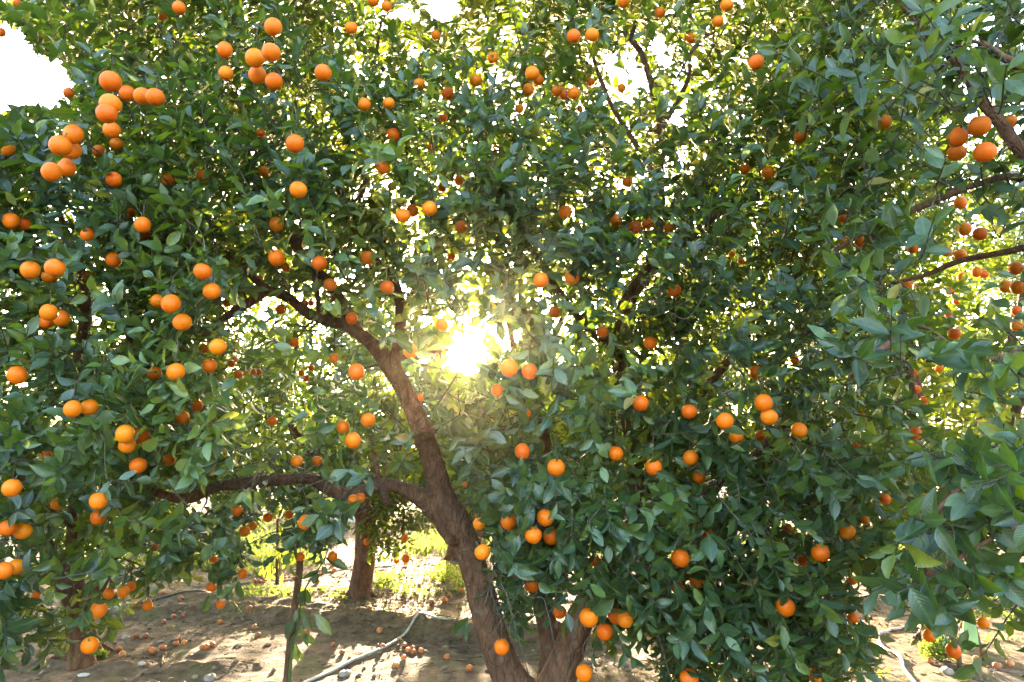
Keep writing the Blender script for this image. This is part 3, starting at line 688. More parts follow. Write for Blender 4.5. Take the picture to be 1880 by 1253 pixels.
LT.append(limb([(152,1150,5.3,.07),(190,1060,5.2,.055),(235,960,5.0,.045),(270,860,4.8,.036),(290,740,4.6,.026),(300,620,4.4,.018)]))
LT.append(limb([(146,780,5.0,.045),(200,690,4.8,.034),(250,600,4.5,.026),(270,500,4.3,.018)]))
LT.append(limb([(160,570,4.8,.035),(90,520,4.5,.026),(20,470,4.2,.018),(-60,430,4.0,.012)], (0, 0), 0))
LT.append(limb([(130,960,5.1,.04),(60,900,4.6,.032),(0,840,4.2,.024),(-80,800,3.8,.016)]))

RT = []   # the near tree whose boughs reach in from the right edge; its trunk stands outside the picture
RTb = np.array([3.55, 2.9, 0.0])
def near_limb(ctrl, first=None, **k):
    pts = [list(P(c[0], c[1], c[2])) + [c[3]] for c in ctrl]
    if first is not None: pts = [list(first)] + pts
    if 'bare' in k: BARE.append((ctrl[k['bare'][0]:k['bare'][1] + 1], k.get('prob', .95)))
    return catmull(np.array(pts), .04)
RT.append(catmull(np.array([[3.6, 2.9, -.2, .16], [3.55, 2.9, .25, .13], [3.5, 2.88, .7, .12], [3.45, 2.85, 1.1, .12], [3.35, 2.85, 1.6, .08], [3.2, 2.9, 2.3, .06], [3.1, 2.95, 3.0, .04], [3.0, 3.0, 3.6, .02]]), .05))
RT.append(near_limb([(2150,470,2.75,.05),(1990,370,2.7,.04),(1878,280,2.65,.03),(1843,235,2.65,.027),(1812,200,2.65,.024),(1760,120,2.6,.02),(1700,60,2.55,.014),(1640,-10,2.5,.01)], (3.45, 2.85, 1.15, .09), bare=(2, 4)))
RT.append(near_limb([(2150,620,2.9,.045),(1980,430,2.95,.034),(1880,330,3.0,.022),(1786,342,3.0,.019),(1700,376,3.0,.016),(1600,420,3.0,.012),(1520,470,3.0,.008)], (3.45, 2.85, 1.1, .08), bare=(2, 4), prob=.45))
RT.append(near_limb([(2100,720,2.7,.026),(1930,640,2.5,.009),(1800,660,2.35,.007),(1690,600,2.3,.006),(1620,640,2.2,.011),(1560,690,2.2,.007)], (3.45, 2.85, 1.05, .07)))
RT.append(near_limb([(2100,850,2.5,.022),(1950,830,2.3,.009),(1850,850,2.2,.007),(1760,900,2.2,.008),(1700,960,2.2,.008)], (3.45, 2.85, .95, .06)))
RT.append(near_limb([(2150,1000,2.5,.02),(1990,940,2.3,.012),(1880,960,2.2,.009),(1800,1000,2.2,.008),(1740,1040,2.2,.007)], (3.5, 2.87, .75, .05)))
RT.append(near_limb([(2080,120,2.5,.03),(1960,60,2.3,.024),(1880,120,2.2,.018),(1800,80,2.1,.012)], (3.25, 2.88, 2.1, .05)))
RT.append(near_limb([(1860,460,3.05,.016),(1760,480,3.2,.015),(1700,505,3.3,.012),(1640,520,3.3,.009)], tuple(P(1980,430,2.95)) + (.028,), bare=(0, 2), prob=.7))

def fuse(name, limbs, m, parent, rmin=.018, voxel=.012, base=None, k=14):
    """the trunk and its boughs grown into one continuous skin"""
    mb = MB()
    for pts in limbs:
        q = pts[pts[:, 3] >= rmin]
        if len(q) < 3: continue
        s = np.arange(len(q)) * .05
        ph = random.random() * 50
        r = q[:, 3] * (1 + .10 * fbm(s * 3 + ph, s * 0 + ph, 77, 3) * 2)
        mb.tube(q[:, :3], r, k)
    if base is not None:   # root flare
        fl = limbs[0][0][3] / (.14 if voxel < .015 else .22)
        for kx in range(7):
            a = kx * .9 + random.uniform(-.2, .2); e = random.uniform(.26, .42) * fl
            d = np.array([math.cos(a), math.sin(a), 0])
            g = base + d * e; g[2] = float(height(g[0], g[1])) - .06
            mb.tube(catmull(np.array([[*(base + d * .02 * fl + [0, 0, .34]), .06], [*(base + d * .10 * fl + [0, 0, .12]), .055], [*g, .02]]), .03)[:, :3], fl * np.linspace(.075, .03, len(catmull(np.array([[*(base + d * .02 * fl + [0, 0, .34]), .06], [*(base + d * .10 * fl + [0, 0, .12]), .055], [*g, .02]]), .03))), 8)
    o = mb.obj(name, m, parent)
    md = o.modifiers.new('skin', 'REMESH'); md.mode = 'VOXEL'; md.voxel_size = voxel; md.use_smooth_shade = True
    sm_ = o.modifiers.new('soft', 'SMOOTH'); sm_.factor = .5; sm_.iterations = 4
    dg = bpy.context.evaluated_depsgraph_get()
    me = bpy.data.meshes.new_from_object(o.evaluated_get(dg))
    o.modifiers.clear(); old = o.data; o.data = me; bpy.data.meshes.remove(old)
    V = np.empty(len(me.vertices) * 3, np.float32); me.vertices.foreach_get('co', V); V = V.reshape(-1, 3)
    Nn = np.empty(len(me.vertices) * 3, np.float32); me.vertex_normals.foreach_get('vector', Nn); Nn = Nn.reshape(-1, 3)
    d = .010 * (vnoise(V[:, 0] * 9, V[:, 1] * 9, V[:, 2] * 5, 88) - .5) + .006 * (vnoise(V[:, 0] * 40, V[:, 1] * 40, V[:, 2] * 12, 89) - .5)
    me.vertices.foreach_set('co', (V + Nn * d[:, None]).ravel().astype(np.float32))
    me.polygons.foreach_set('use_smooth', np.ones(len(me.polygons), bool)); me.update()
    if not me.materials: me.materials.append(m)
    return o

class Skeleton:
    """nodes of limbs and twigs; every new shoot is joined to the nearest node by a curved twig"""
    def __init__(s, limbs):
        s.n = 0; s.cap = 90000
        s.p = np.zeros((s.cap, 3)); s.r = np.zeros(s.cap)
        for L in limbs: s.push(L[:, :3], L[:, 3])
        s.mb = MB()
    def push(s, p, r):
        k = len(p); s.p[s.n:s.n + k] = p; s.r[s.n:s.n + k] = r; s.n += k
    def order(s, pts):
        d = np.array([np.min(np.sum((s.p[:s.n] - q) ** 2, 1)) for q in pts])
        return np.argsort(d)
    def join(s, q, ax, length, rtip=.0022, k=4, tail=.5, fruit_ok=True):
        """a twig from the nearest node to the shoot whose leafy middle is q"""
        b = q - ax * length * .6
        d2 = np.sum((s.p[:s.n] - b) ** 2, 1)
        j = int(np.argmin(d2)); a = s.p[j]; D = math.sqrt(d2[j])
        e = q + ax * length * tail
        r0 = min(s.r[j] * .75, rtip + .004 + .007 * D)
        mid = (a + b) / 2 + np.array([random.uniform(-1, 1), random.uniform(-1, 1), random.uniform(-.6, 1)]) * D * .13
        pts = catmull(np.array([[*a, r0], [*mid, r0 * .75], [*b, max(rtip * 1.5, r0 * .5)], [*q, rtip * 1.2], [*e, rtip * .7]]), max(.06, (D + length) / 14))
        x, y, dep = proj(pts[:, :3])
        if fruit_ok and np.any((np.hypot(x[:, None] - FX[None], y[:, None] - FY[None]) < FR[None] * .95) & (dep[:, None] < FDEP[None] - .01)): return
        s.mb.tube(pts[:, :3], pts[:, 3], k, cap=False)
        m = pts[:, 3] > .0028
        if m.sum(): s.push(pts[m][:, :3], pts[m][:, 3])

FX = np.array([f[0] for f in FRUIT], float); FY = np.array([f[1] for f in FRUIT], float); FR = np.array([f[2] for f in FRUIT], float)
def fruit_owner(x, y):
    if 665 < x < 750 and 910 < y < 1040: return 'F'
    if x < 300 and y > 235: return 'L'
    if x > 1590 and y > 150: return 'R' if (y < 300 or y > 1120) else 'F'
    return 'M'
FOWN = [fruit_owner(x, y) for x, y, r, l in FRUIT]
rf = np.random.default_rng(5)
FRAD = rf.uniform(.037, .043, len(FRUIT))           # real radius in metres
FDEP = FRAD * FPX / FR                              # distance that gives the size seen
for k_, o_ in enumerate(FOWN):
    FDEP[k_] = max(2.45, FDEP[k_])
    if o_ in 'ML' and FR[k_] > 7.3: FDEP[k_] = min(FDEP[k_], 5.6)
for k_, o_ in enumerate(FOWN):
    if o_ in 'ML': FDEP[k_] = 2.75 + (FDEP[k_] - 2.75) * .5 if FDEP[k_] > 2.75 else FDEP[k_]
FPOS = np.array([CAMP + ray(x, y) * d for x, y, d in zip(FX, FY, FDEP)])   # ray() has unit depth along the view axis
FRAD = FR * FDEP / FPX
BR_SEG = []
for ctrl, prob in BARE:
    for a, b in zip(ctrl[:-1], ctrl[1:]): BR_SEG.append((a, b, prob))
def prune(lv, rg, fruit=True, bare=True, gap=1.0):
    """leaves that would cover fruit, bare boughs or the open gaps of the photo are left out of the crown"""
    c = lv['base'] + unit(lv['d']) * (lv['L'] * .5)[:, None]
    x, y, dep = proj(c)
    half = lv['L'] * .5 * FPX / dep
    keep = rg.random(len(c)) > gap_prob(x, y) * gap
    if fruit:
        for fx, fy, fr, fd, fp, rr in zip(FX, FY, FR, FDEP, FPOS, FRAD):
            d = np.hypot(x - fx, y - fy)
            m = (d < fr + half * .55) & (dep < fd + .03)
            cap = y < fy - fr * .42          # leaves over the stalk end stay more often
            keep &= ~(m & (rg.random(len(c)) < np.where(cap & (fr > 12.4), .5, .965)))
            keep &= np.sum((c - fp) ** 2, 1) > (rr + .012) ** 2
    if bare:
        for a, b, prob in BR_SEG:
            ax, ay = a[0], a[1]; bx, by = b[0] - ax, b[1] - ay
            t = np.clip(((x - ax) * bx + (y - ay) * by) / (bx * bx + by * by + 1e-9), 0, 1)
            d = np.hypot(x - ax - t * bx, y - ay - t * by)
            Y = a[2] + (b[2] - a[2]) * t; hw = (a[3] + (b[3] - a[3]) * t) * FPX / Y
            m = (d < hw * 1.05 + half * .35) & (c[:, 1] < Y + .05)
            keep &= ~(m & (rg.random(len(c)) < prob))
    return pick(lv, keep)

def build_crown(name, lv, rows, m, parent):
    V, F, tone, uv = leaf_arrays(lv['base'], lv['d'], lv['n'], lv['L'], lv['W'], lv['tone'], rows, lv['fold'], lv['curl'], lv['wave'])
    return mesh_obj(name, V, F, m, parent, attrs={'tone': tone}, uv=uv)

def below(line, x):   # y of a lower outline at x
    return np.interp(x, [p[0] for p in line], [p[1] for p in line])
def layer(rg, per, x0, x1, y0, y1, Y0, Y1, lo, up=None, thin=(), clump=.0, bow=None):
    """shoots of one layer of a crown: per = shoots per 100 x 100 photo pixels"""
    n = int(3 * per * (x1 - x0) * (y1 - y0) / 1e4)
    x, y = rg.uniform(x0, x1, n), rg.uniform(y0, y1, n)
    Y = rg.uniform(Y0, Y1, n)
    if bow: Y = Y + bow(x, y)
    k = y < below(lo, x) + rg.normal(0, 14, n)
    if up is not None: k &= y > below(up, x) + rg.normal(0, 14, n)
    pr = 1.0 * np.where(y < 560, 1.12, .78)
    for poly, f in thin: pr = np.where(inside(poly, x, y), pr * f, pr)
    pts = np.array([P(a, b, c) for a, b, c in zip(x, y, Y)])
    nz = vnoise(pts[:, 0] / .42, pts[:, 1] / .42, pts[:, 2] / .42, 3)
    pr = pr * np.clip(1 + clump * (nz - .5) * 4, 0.05, 1.6)
    k &= rg.random(n) < pr / 3
    return pts[k]

def directions(rg, p, centre, hang):
    """outward and up in the upper crown, drooping in the skirts (hang 0..1 per shoot)"""
    o = unit((p - centre) * np.array([1, 1, .7]))
    d = o * .8 + rg.normal(0, .42, p.shape) + np.array([0, 0, 1.0]) * (.65 - 1.55 * hang)[:, None]
    return unit(d), o

def make_tree(name, label, limbs, pts, centre, hangf, L0, nl, seed, rows, group=None, base=None, fruit=(), bare=True, gap=1.0, voxel=.012, twk=4, lenr=(.16, .30), rmin=.018, fruit_prune=True, extra=None, trunk_m=None, up_bias=.22):
    rg = np.random.default_rng(seed)
    root = empty(name, base if base is not None else limbs[0][0][:3])
    tag(root, label, 'tree', group)
    off = Matrix.Translation(-Vector(root.location))
    ax, o = directions(rg, pts, centre, hangf(pts, rg))
    length = rg.uniform(*lenr, len(pts))
    n = rg.integers(nl[0], nl[1] + 1, len(pts))
    t0 = np.clip(.15 + .5 * vnoise(pts[:, 0] / .6, pts[:, 1] / .6, pts[:, 2] / .6, 9), 0, .6) * 1.0 + rg.normal(0, .07, len(pts)) + .34 * (rg.random(len(pts)) < .07)
    lv = spray_leaves(pts, ax, length, n, L0, rg, up_bias=up_bias, out=o, tone0=np.clip(t0, 0, .7))
    if extra is not None: lv = cat([lv, extra])
    if len(fruit):   # the few leaves round each fruit's own stalk
        fp_ = np.array([p for p, r in fruit]); fr_ = np.array([r for p, r in fruit]); kf = len(fruit)
        a_ = unit(np.stack([rg.normal(0, .45, kf), rg.normal(0, .45, kf), -np.ones(kf)], -1))
        lf = spray_leaves(fp_ + np.stack([0 * fr_, 0 * fr_, fr_ + .05], -1), a_, np.full(kf, .07), rg.integers(3, 7, kf), L0 * .9, rg, up_bias=.3, tone0=rg.uniform(.1, .5, kf))
        lv = cat([lv, lf])
    lv = prune(lv, rg, fruit_prune, bare, gap)
    sk = Skeleton(limbs)
    x, y, dep = proj(pts)
    vis = rg.random(len(pts)) > gap_prob(x, y) * gap
    if fruit_prune:
        for fx, fy, fr, fd in zip(FX, FY, FR, FDEP): vis &= ~((np.hypot(x - fx, y - fy) < fr * 1.5 + 6) & (dep < fd + .02))
    P2, A2, L2 = pts[vis], ax[vis], length[vis]
    for i_ in sk.order(P2): sk.join(P2[i_], A2[i_], L2[i_], k=twk)
    for fp, fr in fruit:
        q = fp + np.array([0, 0, fr + .035]); sk.join(q, np.array([0, 0, -1.0]), .07, rtip=.0024, k=twk, tail=.55)
    parts = []
    tk = fuse('trunk', limbs, trunk_m or M_BARK, None, rmin=rmin, voxel=voxel, base=base)
    parts.append(tk)
    for L in limbs:
        q = L[L[:, 3] < rmin * 1.25]
        if len(q) > 2:
            fine = MB(); fine.tube(q[:, :3], q[:, 3], 8)
            parts.append(fine.obj('branch', trunk_m or M_BARK))
    if sk.mb.n: parts.append(sk.mb.obj('twigs', M_TWIG))
    cr = build_crown('crown', lv, rows, M_LEAF, None); parts.append(cr)
    for q in parts:
        q.parent = root; q.matrix_parent_inverse = off
    print(name, 'shoots', len(pts), 'leaves', len(lv['L']))
    return root

# ------------------------------------------------------------------ the orange tree in the middle
mainC = np.array([.15, 4.4, 1.9])
LOW_M = [(-400,330),(120,330),(200,300),(300,860),(360,880),(405,905),(420,1060),(448,1075),(462,920),(560,885),(585,960),(640,965),(650,880),(740,850),(770,800),(800,770),(835,860),(850,960),(875,1020),(905,1180),(945,1190),(960,1090),(1060,1095),(1090,1160),(1190,1170),(1215,1290),(1560,1290),(1600,1075),(1680,1000),(2000,900)]
LOW_B = [(-400,320),(200,300),(300,820),(500,850),(640,860),(760,840),(830,860),(870,980),(960,1050),(1100,1100),(1450,1130),(1540,1050),(1700,960),(2000,900)]
UP_M = [(-400,-120),(0,-40),(60,20),(90,-300),(2200,-300)]
LTOP = [(230,-330),(640,-330),(660,40),(640,430),(500,470),(200,430),(180,250)]
RTOP = [(1290,-330),(1640,-330),(1640,520),(1300,520),(1260,300)]
LMID = [(200,430),(500,470),(440,560),(400,720),(230,740)]
DEEP = [(420,560),(520,520),(600,545),(690,640),(770,700),(790,880),(650,870),(430,860),(400,700)]
HOLE = [(760,470),(960,450),(1000,560),(960,650),(780,660),(740,560)]
SPARSE = [(660,40),(1010,20),(1260,60),(1290,300),(1240,620),(1010,620),(760,620),(700,400),(640,200)]
TOPR = [(1090,60),(1300,0),(1340,110),(1260,250),(1100,230)]
rg = np.random.default_rng(21)
bow = lambda x, y: .35 * ((x - 900) / 700) ** 2 * 0 + .25 * np.clip((300 - y) / 300, 0, 2)
front = layer(rg, 14, -380, 1640, -330, 1290, 2.85, 3.6, LOW_M, UP_M, [(DEEP, .25), (HOLE, .75), (SPARSE, 1.0), (TOPR, .7), (LTOP, 1.25), (RTOP, 1.05)], .55, bow)
mid = layer(rg, 17, -380, 1700, -330, 1290, 3.6, 4.7, LOW_M, UP_M, [(DEEP, .2), (HOLE, .7), (SPARSE, .95), (TOPR, .65), (LTOP, 1.25), (RTOP, 1.05)], .5, bow)
back = layer(rg, 17, -380, 1750, -330, 1200, 4.7, 6.0, LOW_B, UP_M, [(DEEP, .25), (HOLE, .7), (SPARSE, .85), (TOPR, .7), (LTOP, 1.7), (RTOP, 1.35), (LMID, 2.4), ([(950,640),(1560,640),(1560,1000),(950,900)], 1.3)], .5)
# small hanging sprays seen against the soil
def strand(px, py, Y, n, sx, sy): return np.array([P(px + rg.normal(0, sx), py + rg.uniform(-sy, sy), Y + rg.normal(0, .08)) for _ in range(n)])
hang_pts = np.vstack([strand(428, 990, 3.9, 25, 22, 85), strand(350, 1000, 3.7, 3, 8, 30), strand(590, 950, 4.0, 18, 34, 45), strand(565, 990, 3.7, 5, 20, 20), strand(1000, 990, 3.3, 16, 60, 60), strand(920, 1110, 3.3, 8, 22, 80), strand(985, 1075, 3.2, 10, 30, 50), strand(1080, 1130, 2.9, 9, 55, 50)])
def hang_m(p, r):
    x, y, d = proj(p)
    return np.clip((y - 480) / 520, 0, 1) * np.clip((x + 300) / 700, .35, 1) * np.clip(r.normal(.9, .25, len(p)), 0, 1.2)
pts_m = np.vstack([front, mid, back, hang_pts])
mbase = np.array([.24, 4.22, 0.0]); mbase[2] = float(height(mbase[0], mbase[1])) - .02
ORG = empty_root = None
make_tree('orange_tree', 'large fruiting orange tree with leaning forked trunk standing before the low sun', ML, pts_m, mainC, hang_m, .080, (8, 13), 31, ROWS_FINE, base=mbase,
          fruit=[(p, r) for p, r, o in zip(FPOS, FRAD, FOWN) if o == 'M'])

# ------------------------------------------------------------------ the orange tree at the left edge
LOW_L = [(-500,1235),(-60,1235),(0,1215),(60,1225),(120,1180),(190,1175),(225,1120),(250,1085),(290,1060),(330,1060),(345,1000),(370,930),(400,880)]
UP_L = [(-500,190),(-60,225),(20,240),(70,225),(120,240),(160,300),(230,330),(330,300),(420,520)]
rg = np.random.default_rng(22)
fl = layer(rg, 12, -450, 400, 180, 1240, 2.9, 3.8, LOW_L, UP_L, [([(120,480),(190,480),(190,660),(120,660)], .5), ([(100,1150),(230,1150),(230,1240),(100,1240)], .8)], .5)
ml = layer(rg, 11, -450, 380, 200, 1200, 3.8, 5.0, LOW_L, UP_L, [], .4)
bl = layer(rg, 14, -450, 350, 220, 1150, 5.0, 6.6, LOW_L, UP_L, [], .4)
def hang_l(p, r):
    x, y, d = proj(p); return np.clip((y - 700) / 450, 0, 1) * np.clip(r.normal(.9, .25, len(p)), 0, 1.2)
lbase = G(150, 1205)
make_tree('orange_tree', 'fruiting orange tree with grey trunk, its leafy skirt hanging down at the left edge', LT, np.vstack([fl, ml, bl]), np.array([-3.2, 5.2, 1.8]), hang_l, .084, (8, 13), 32, ROWS_FINE, base=lbase,
          fruit=[(p, r) for p, r, o in zip(FPOS, FRAD, FOWN) if o == 'L'])

# ------------------------------------------------------------------ the near tree reaching in from the right
rg = np.random.default_rng(23)
LOW_R = [(1400,330),(1500,420),(1560,640),(1600,740),(1640,1020),(1680,1150),(1730,1180),(1800,1150),(1880,1210),(2350,1250)]
UP_R = [(1400,-300),(2400,-300)]
OPEN_R = [(1600,330),(1640,320),(1880,380),(1900,760),(1760,780),(1650,840),(1600,700)]
fr_ = layer(rg, 3.0, 1440, 2350, -300, 1230, 2.05, 2.85, LOW_R, UP_R, [(OPEN_R, .2), ([(1560,760),(1800,760),(1700,930),(1560,1000)], .3)], .5)
fr2 = layer(rg, 7, 1440, 2400, -300, 1150, 2.75, 3.9, LOW_R, UP_R, [(OPEN_R, .1)], .5)
def cl(px, py, Y, n, s): return np.array([P(px + rg.normal(0, s), py + rg.normal(0, s * .6), Y + rg.normal(0, .08)) for _ in range(n)])
nc = np.vstack([cl(1610, 610, 2.2, 3, 30), cl(1560, 650, 2.2, 2, 20), cl(1690, 960, 2.1, 3, 24), cl(1800, 940, 2.2, 4, 40), cl(1780, 1050, 2.2, 6, 50), cl(1850, 670, 2.2, 3, 30), cl(1640, 440, 2.4, 3, 30), cl(1700, 170, 2.0, 5, 50), cl(1560, 160, 2.3, 5, 50), cl(1690, 60, 1.9, 4, 50), cl(1720, 1100, 2.3, 4, 25), cl(1880, 620, 2.4, 5, 40), cl(1830, 850, 2.2, 6, 45), cl(1900, 930, 2.15, 6, 45), cl(1850, 150, 2.3, 6, 50), cl(1780, 340, 2.8, 5, 40), cl(1660, 400, 2.8, 4, 40), cl(1760, 640, 2.25, 4, 30), cl(1650, 610, 2.15, 3, 25), cl(1930, 640, 2.3, 4, 30), cl(1800, 860, 2.1, 4, 30)])
def hang_r(p, r):
    x, y, d = proj(p); return np.clip((y - 500) / 600, 0, 1) * .8 * np.clip(r.normal(.9, .3, len(p)), 0, 1.2)
RTb[2] = float(height(RTb[0], RTb[1]))
make_tree('orange_tree', 'near orange tree with broad dark leaves and a thick grey bough at the right edge', RT, np.vstack([fr_, fr2, nc]), np.array([3.6, 3.4, 1.8]), hang_r, .086, (5, 9), 33, ROWS_FINE, base=RTb, rmin=.015,
          fruit=[(p, r) for p, r, o in zip(FPOS, FRAD, FOWN) if o == 'R'], lenr=(.14, .26), up_bias=.2)

# ------------------------------------------------------------------ the trees of the rows behind
def back_tree(label, px, Y, zc, rx, rz, nsh, seed, tr=.15, fork=1.0, lean=0.0, L0=.088, skirt=.5, extra_pts=None, small=False, thin=(), hole=None):
    r = np.random.default_rng(seed); random.seed(seed)
    b = P(px, 900, Y); b[2] = float(height(b[0], b[1]))
    c = np.array([b[0] + lean * .5, Y + .1, zc])
    limbs = []
    top = b + np.array([lean * .35, 0, fork])
    limbs.append(catmull(np.array([[*(b - [0, 0, .2]), tr * 1.2], [*(b + [0, 0, .05]), tr * 1.1], [*(b + (top - b) * .5 + [.03, 0, 0]), tr], [*top, tr * 1.02]]), .06))
    k = 6
    for q in range(k):
        a = q * 6.283 / k + r.uniform(-.3, .3); e = r.uniform(.45, .8)
        tip = c + np.array([math.cos(a) * rx * e, math.sin(a) * rx * e, rz * r.uniform(.1, .75)])
        m = top + (tip - top) * .45 + np.array([math.cos(a), math.sin(a), 0]) * .22 + r.normal(0, .08, 3)
        limbs.append(catmull(np.array([[*(top - [0, 0, .06]), tr * .65], [*m, tr * .42], [*tip, .018]]), .07))
    # shoots: mostly in the outer shell of the crown, uneven outline
    n = nsh * 2
    u = unit(r.normal(0, 1, (n, 3))); rad = r.uniform(.45, 1.0, n) ** .6
    wob = 1 + .35 * (vnoise(u[:, 0] * 2.2 + seed, u[:, 1] * 2.2, u[:, 2] * 2.2, seed) - .5) * 2
    p = c + u * (rad * wob)[:, None] * np.array([rx, rx, rz])
    nz = vnoise(p[:, 0] / .5, p[:, 1] / .5, p[:, 2] / .5, seed + 5)
    keep = (nz > .40) & (p[:, 2] > b[2] + skirt + .3 * r.random(n))
    if hole is not None:
        x, y, d = proj(p); keep &= ~inside(hole, x, y)
    p = p[keep][:nsh]
    if extra_pts is not None: p = np.vstack([p, extra_pts])
    hf = lambda q, g: np.clip((zc + .1 - q[:, 2]) / rz, 0, 1) * np.clip(g.normal(.9, .3, len(q)), 0, 1.2)
    fz = [(pp, rr) for pp, rr, x_, y_, d_ in zip(FPOS, FRAD, FX, FY, FDEP) if False]
    return make_tree('orange_tree', label, limbs, p, c, hf, L0, (8, 12), seed + 100, ROWS_LOW, group='orange trees of the rows behind', base=b, bare=False, gap=1.0, voxel=.02, twk=3, rmin=.025, lenr=(.2, .36), fruit_prune=False)
UNDER = [(560,930),(640,905),(760,920),(860,1000),(860,1090),(560,1090)]
rq = np.random.default_rng(4)
ST = np.array([P(rq.normal(718, 24), rq.uniform(880, 1020), 8.1 + rq.normal(0, .15)) for _ in range(46)] + [P(rq.normal(690, 10), rq.uniform(920, 1010), 7.9) for _ in range(9)])
back_tree('orange tree with stout sunlit trunk seen under the horizontal limb', 668, 8.6, 2.15, 2.25, 1.35, 1900, 51, .128, .95, .1, hole=[(580,925),(650,900),(700,1000),(700,1080),(570,1080)], extra_pts=ST)
back_tree('orange tree behind glowing yellow-green in the sun, its dim trunk between near boughs', 1692, 6.6, 2.75, 2.35, 2.15, 2000, 52, .13, 1.0, .0)
back_tree('orange tree showing as glittering leaves behind the lower right of the main crown', 1190, 8.4, 2.0, 1.9, 1.35, 1216, 53, .13, .95, .1)
back_tree('slim pale-trunked orange tree behind the dark strand of leaves', 420, 11.5, 2.6, 2.4, 1.95, 1700, 54, .08, 1.1, 0, skirt=.3)
back_tree('orange tree far back below the bright sun', 880, 13.0, 1.75, 1.8, 1.0, 798, 55, .12, .9, 0, skirt=1.25)
back_tree('orange tree in the far row between the far trunk and the sun', 836, 11.6, 1.95, 1.9, 1.2, 1000, 59, .12, .9, 0, skirt=1.2)
back_tree('orange tree in the far row behind the large lower bunch', 1060, 10.8, 1.85, 1.8, 1.1, 1000, 60, .12, .9, 0, skirt=1.2)
back_tree('orange tree behind the grey trunk at the left edge', 60, 10.0, 2.2, 2.1, 1.5, 1064, 56, .13, 1.0, 0)
back_tree('orange tree at the right edge of the row behind', 1960, 9.5, 3.0, 2.5, 2.4, 2000, 57, .13, 1.0, 0)
back_tree('orange tree added low in the farthest row to block sun under the left crown', 300, 15.5, 2.2, 2.4, 1.6, 1100, 61, .12, .9, 0, skirt=.6)  # tree added to keep low sun off the left foreground soil
back_tree('orange tree added to the farthest row behind the slim sapling, blocking low sun', 560, 17.0, 2.0, 2.2, 1.4, 900, 62, .12, .9, 0, skirt=.5)  # second tree added as a screen against the low sun
back_tree('orange tree farthest back between the right-hand crowns', 1500, 13.5, 2.4, 2.1, 1.5, 798, 58, .13, 1.0, 0)

# ------------------------------------------------------------------ the oranges
def orange_mesh(seed, radius=.04, m=M_ORANGE, dent=0.0, nu=28, nv=18):
    r = np.random.default_rng(seed)
    th = np.linspace(0, math.pi, nv + 1)[1:-1]; ph = np.arange(nu) * 2 * math.pi / nu
    T, Ph = np.meshgrid(th, ph, indexing='ij')
    d = np.stack([np.sin(T) * np.cos(Ph), np.sin(T) * np.sin(Ph), np.cos(T)], -1).reshape(-1, 3)
    d = np.vstack([d, [0, 0, 1], [0, 0, -1]])
    rr = radius * (1 + .05 * (vnoise(d[:, 0] * 1.3 + seed, d[:, 1] * 1.3, d[:, 2] * 1.3, seed) - .5) + dent * (vnoise(d[:, 0] * 2.5 + seed, d[:, 1] * 2.5, d[:, 2] * 2.5, seed + 2) - .6))
    rr = rr * (1 - .05 * np.exp(-((1 - d[:, 2]) / .03)) - .035 * np.exp(-((1 + d[:, 2]) / .02)))
    V = d * rr[:, None] * np.array([1, r.uniform(.97, 1.0), r.uniform(.90, 1.07)])
    n = (nv - 1) * nu
    i = np.arange(nv - 2)[:, None]; j = np.arange(nu)[None]
    F = np.stack([i * nu + j, (i + 1) * nu + j, (i + 1) * nu + (j + 1) % nu, i * nu + (j + 1) % nu], -1).reshape(-1, 4)
    j = np.arange(nu)
    F3 = np.vstack([np.stack([np.full(nu, n), j, (j + 1) % nu], -1), np.stack([np.full(nu, n + 1), (nv - 2) * nu + (j + 1) % nu, (nv - 2) * nu + j], -1)])
    return V, [F, F3]
proto = []
for s in range(6):
    V, F = orange_mesh(s + 1)
    o = mesh_obj('orange', V, F, M_ORANGE); proto.append(o)
calyx = MB()
k = 10; a = np.arange(k) * 2 * math.pi / k
rr = np.where(np.arange(k) % 2 == 0, .0085, .004)
ring = np.stack([rr * np.cos(a), rr * np.sin(a), np.where(np.arange(k) % 2 == 0, .0385, .0395)], -1)
calyx.add(np.vstack([ring, [0, 0, .0415]]), None, np.stack([np.full(k, k), np.arange(k), (np.arange(k) + 1) % k], -1))
calyx.tube([(0, 0, .038), (0, .001, .048), (.001, .002, .060)], [.0024, .0022, .0022], 6)
calyx_o = calyx.obj('calyx', M_CALYX)
random.seed(3)
first = [True] * 6; cal_first = True
GROUPS = {'M': 'oranges hanging on the middle tree', 'L': 'oranges hanging on the tree at the left edge', 'R': 'oranges hanging on the near tree at the right', 'F': 'oranges hanging on the trees behind'}
for (x, y, r, lab), pos, rad, own in sorted(zip(FRUIT, FPOS, FRAD, FOWN), key=lambda q: -q[0][2]):
    s = random.randrange(6)
    if first[s]: o = proto[s]; first[s] = False
    else: o = proto[s].copy(); C.objects.link(o)
    o.location = tuple(pos); o.scale = (rad / .04,) * 3
    o.rotation_euler = (random.gauss(-.12, .28), random.gauss(0, .28), random.uniform(0, 6.28))
    tag(o, fruit_label(x, y, r, lab), 'orange', 'oranges hanging in the trees')
    if r >= 10:
        if cal_first: c_ = calyx_o; cal_first = False
        else: c_ = calyx_o.copy(); C.objects.link(c_)
        c_.parent = o
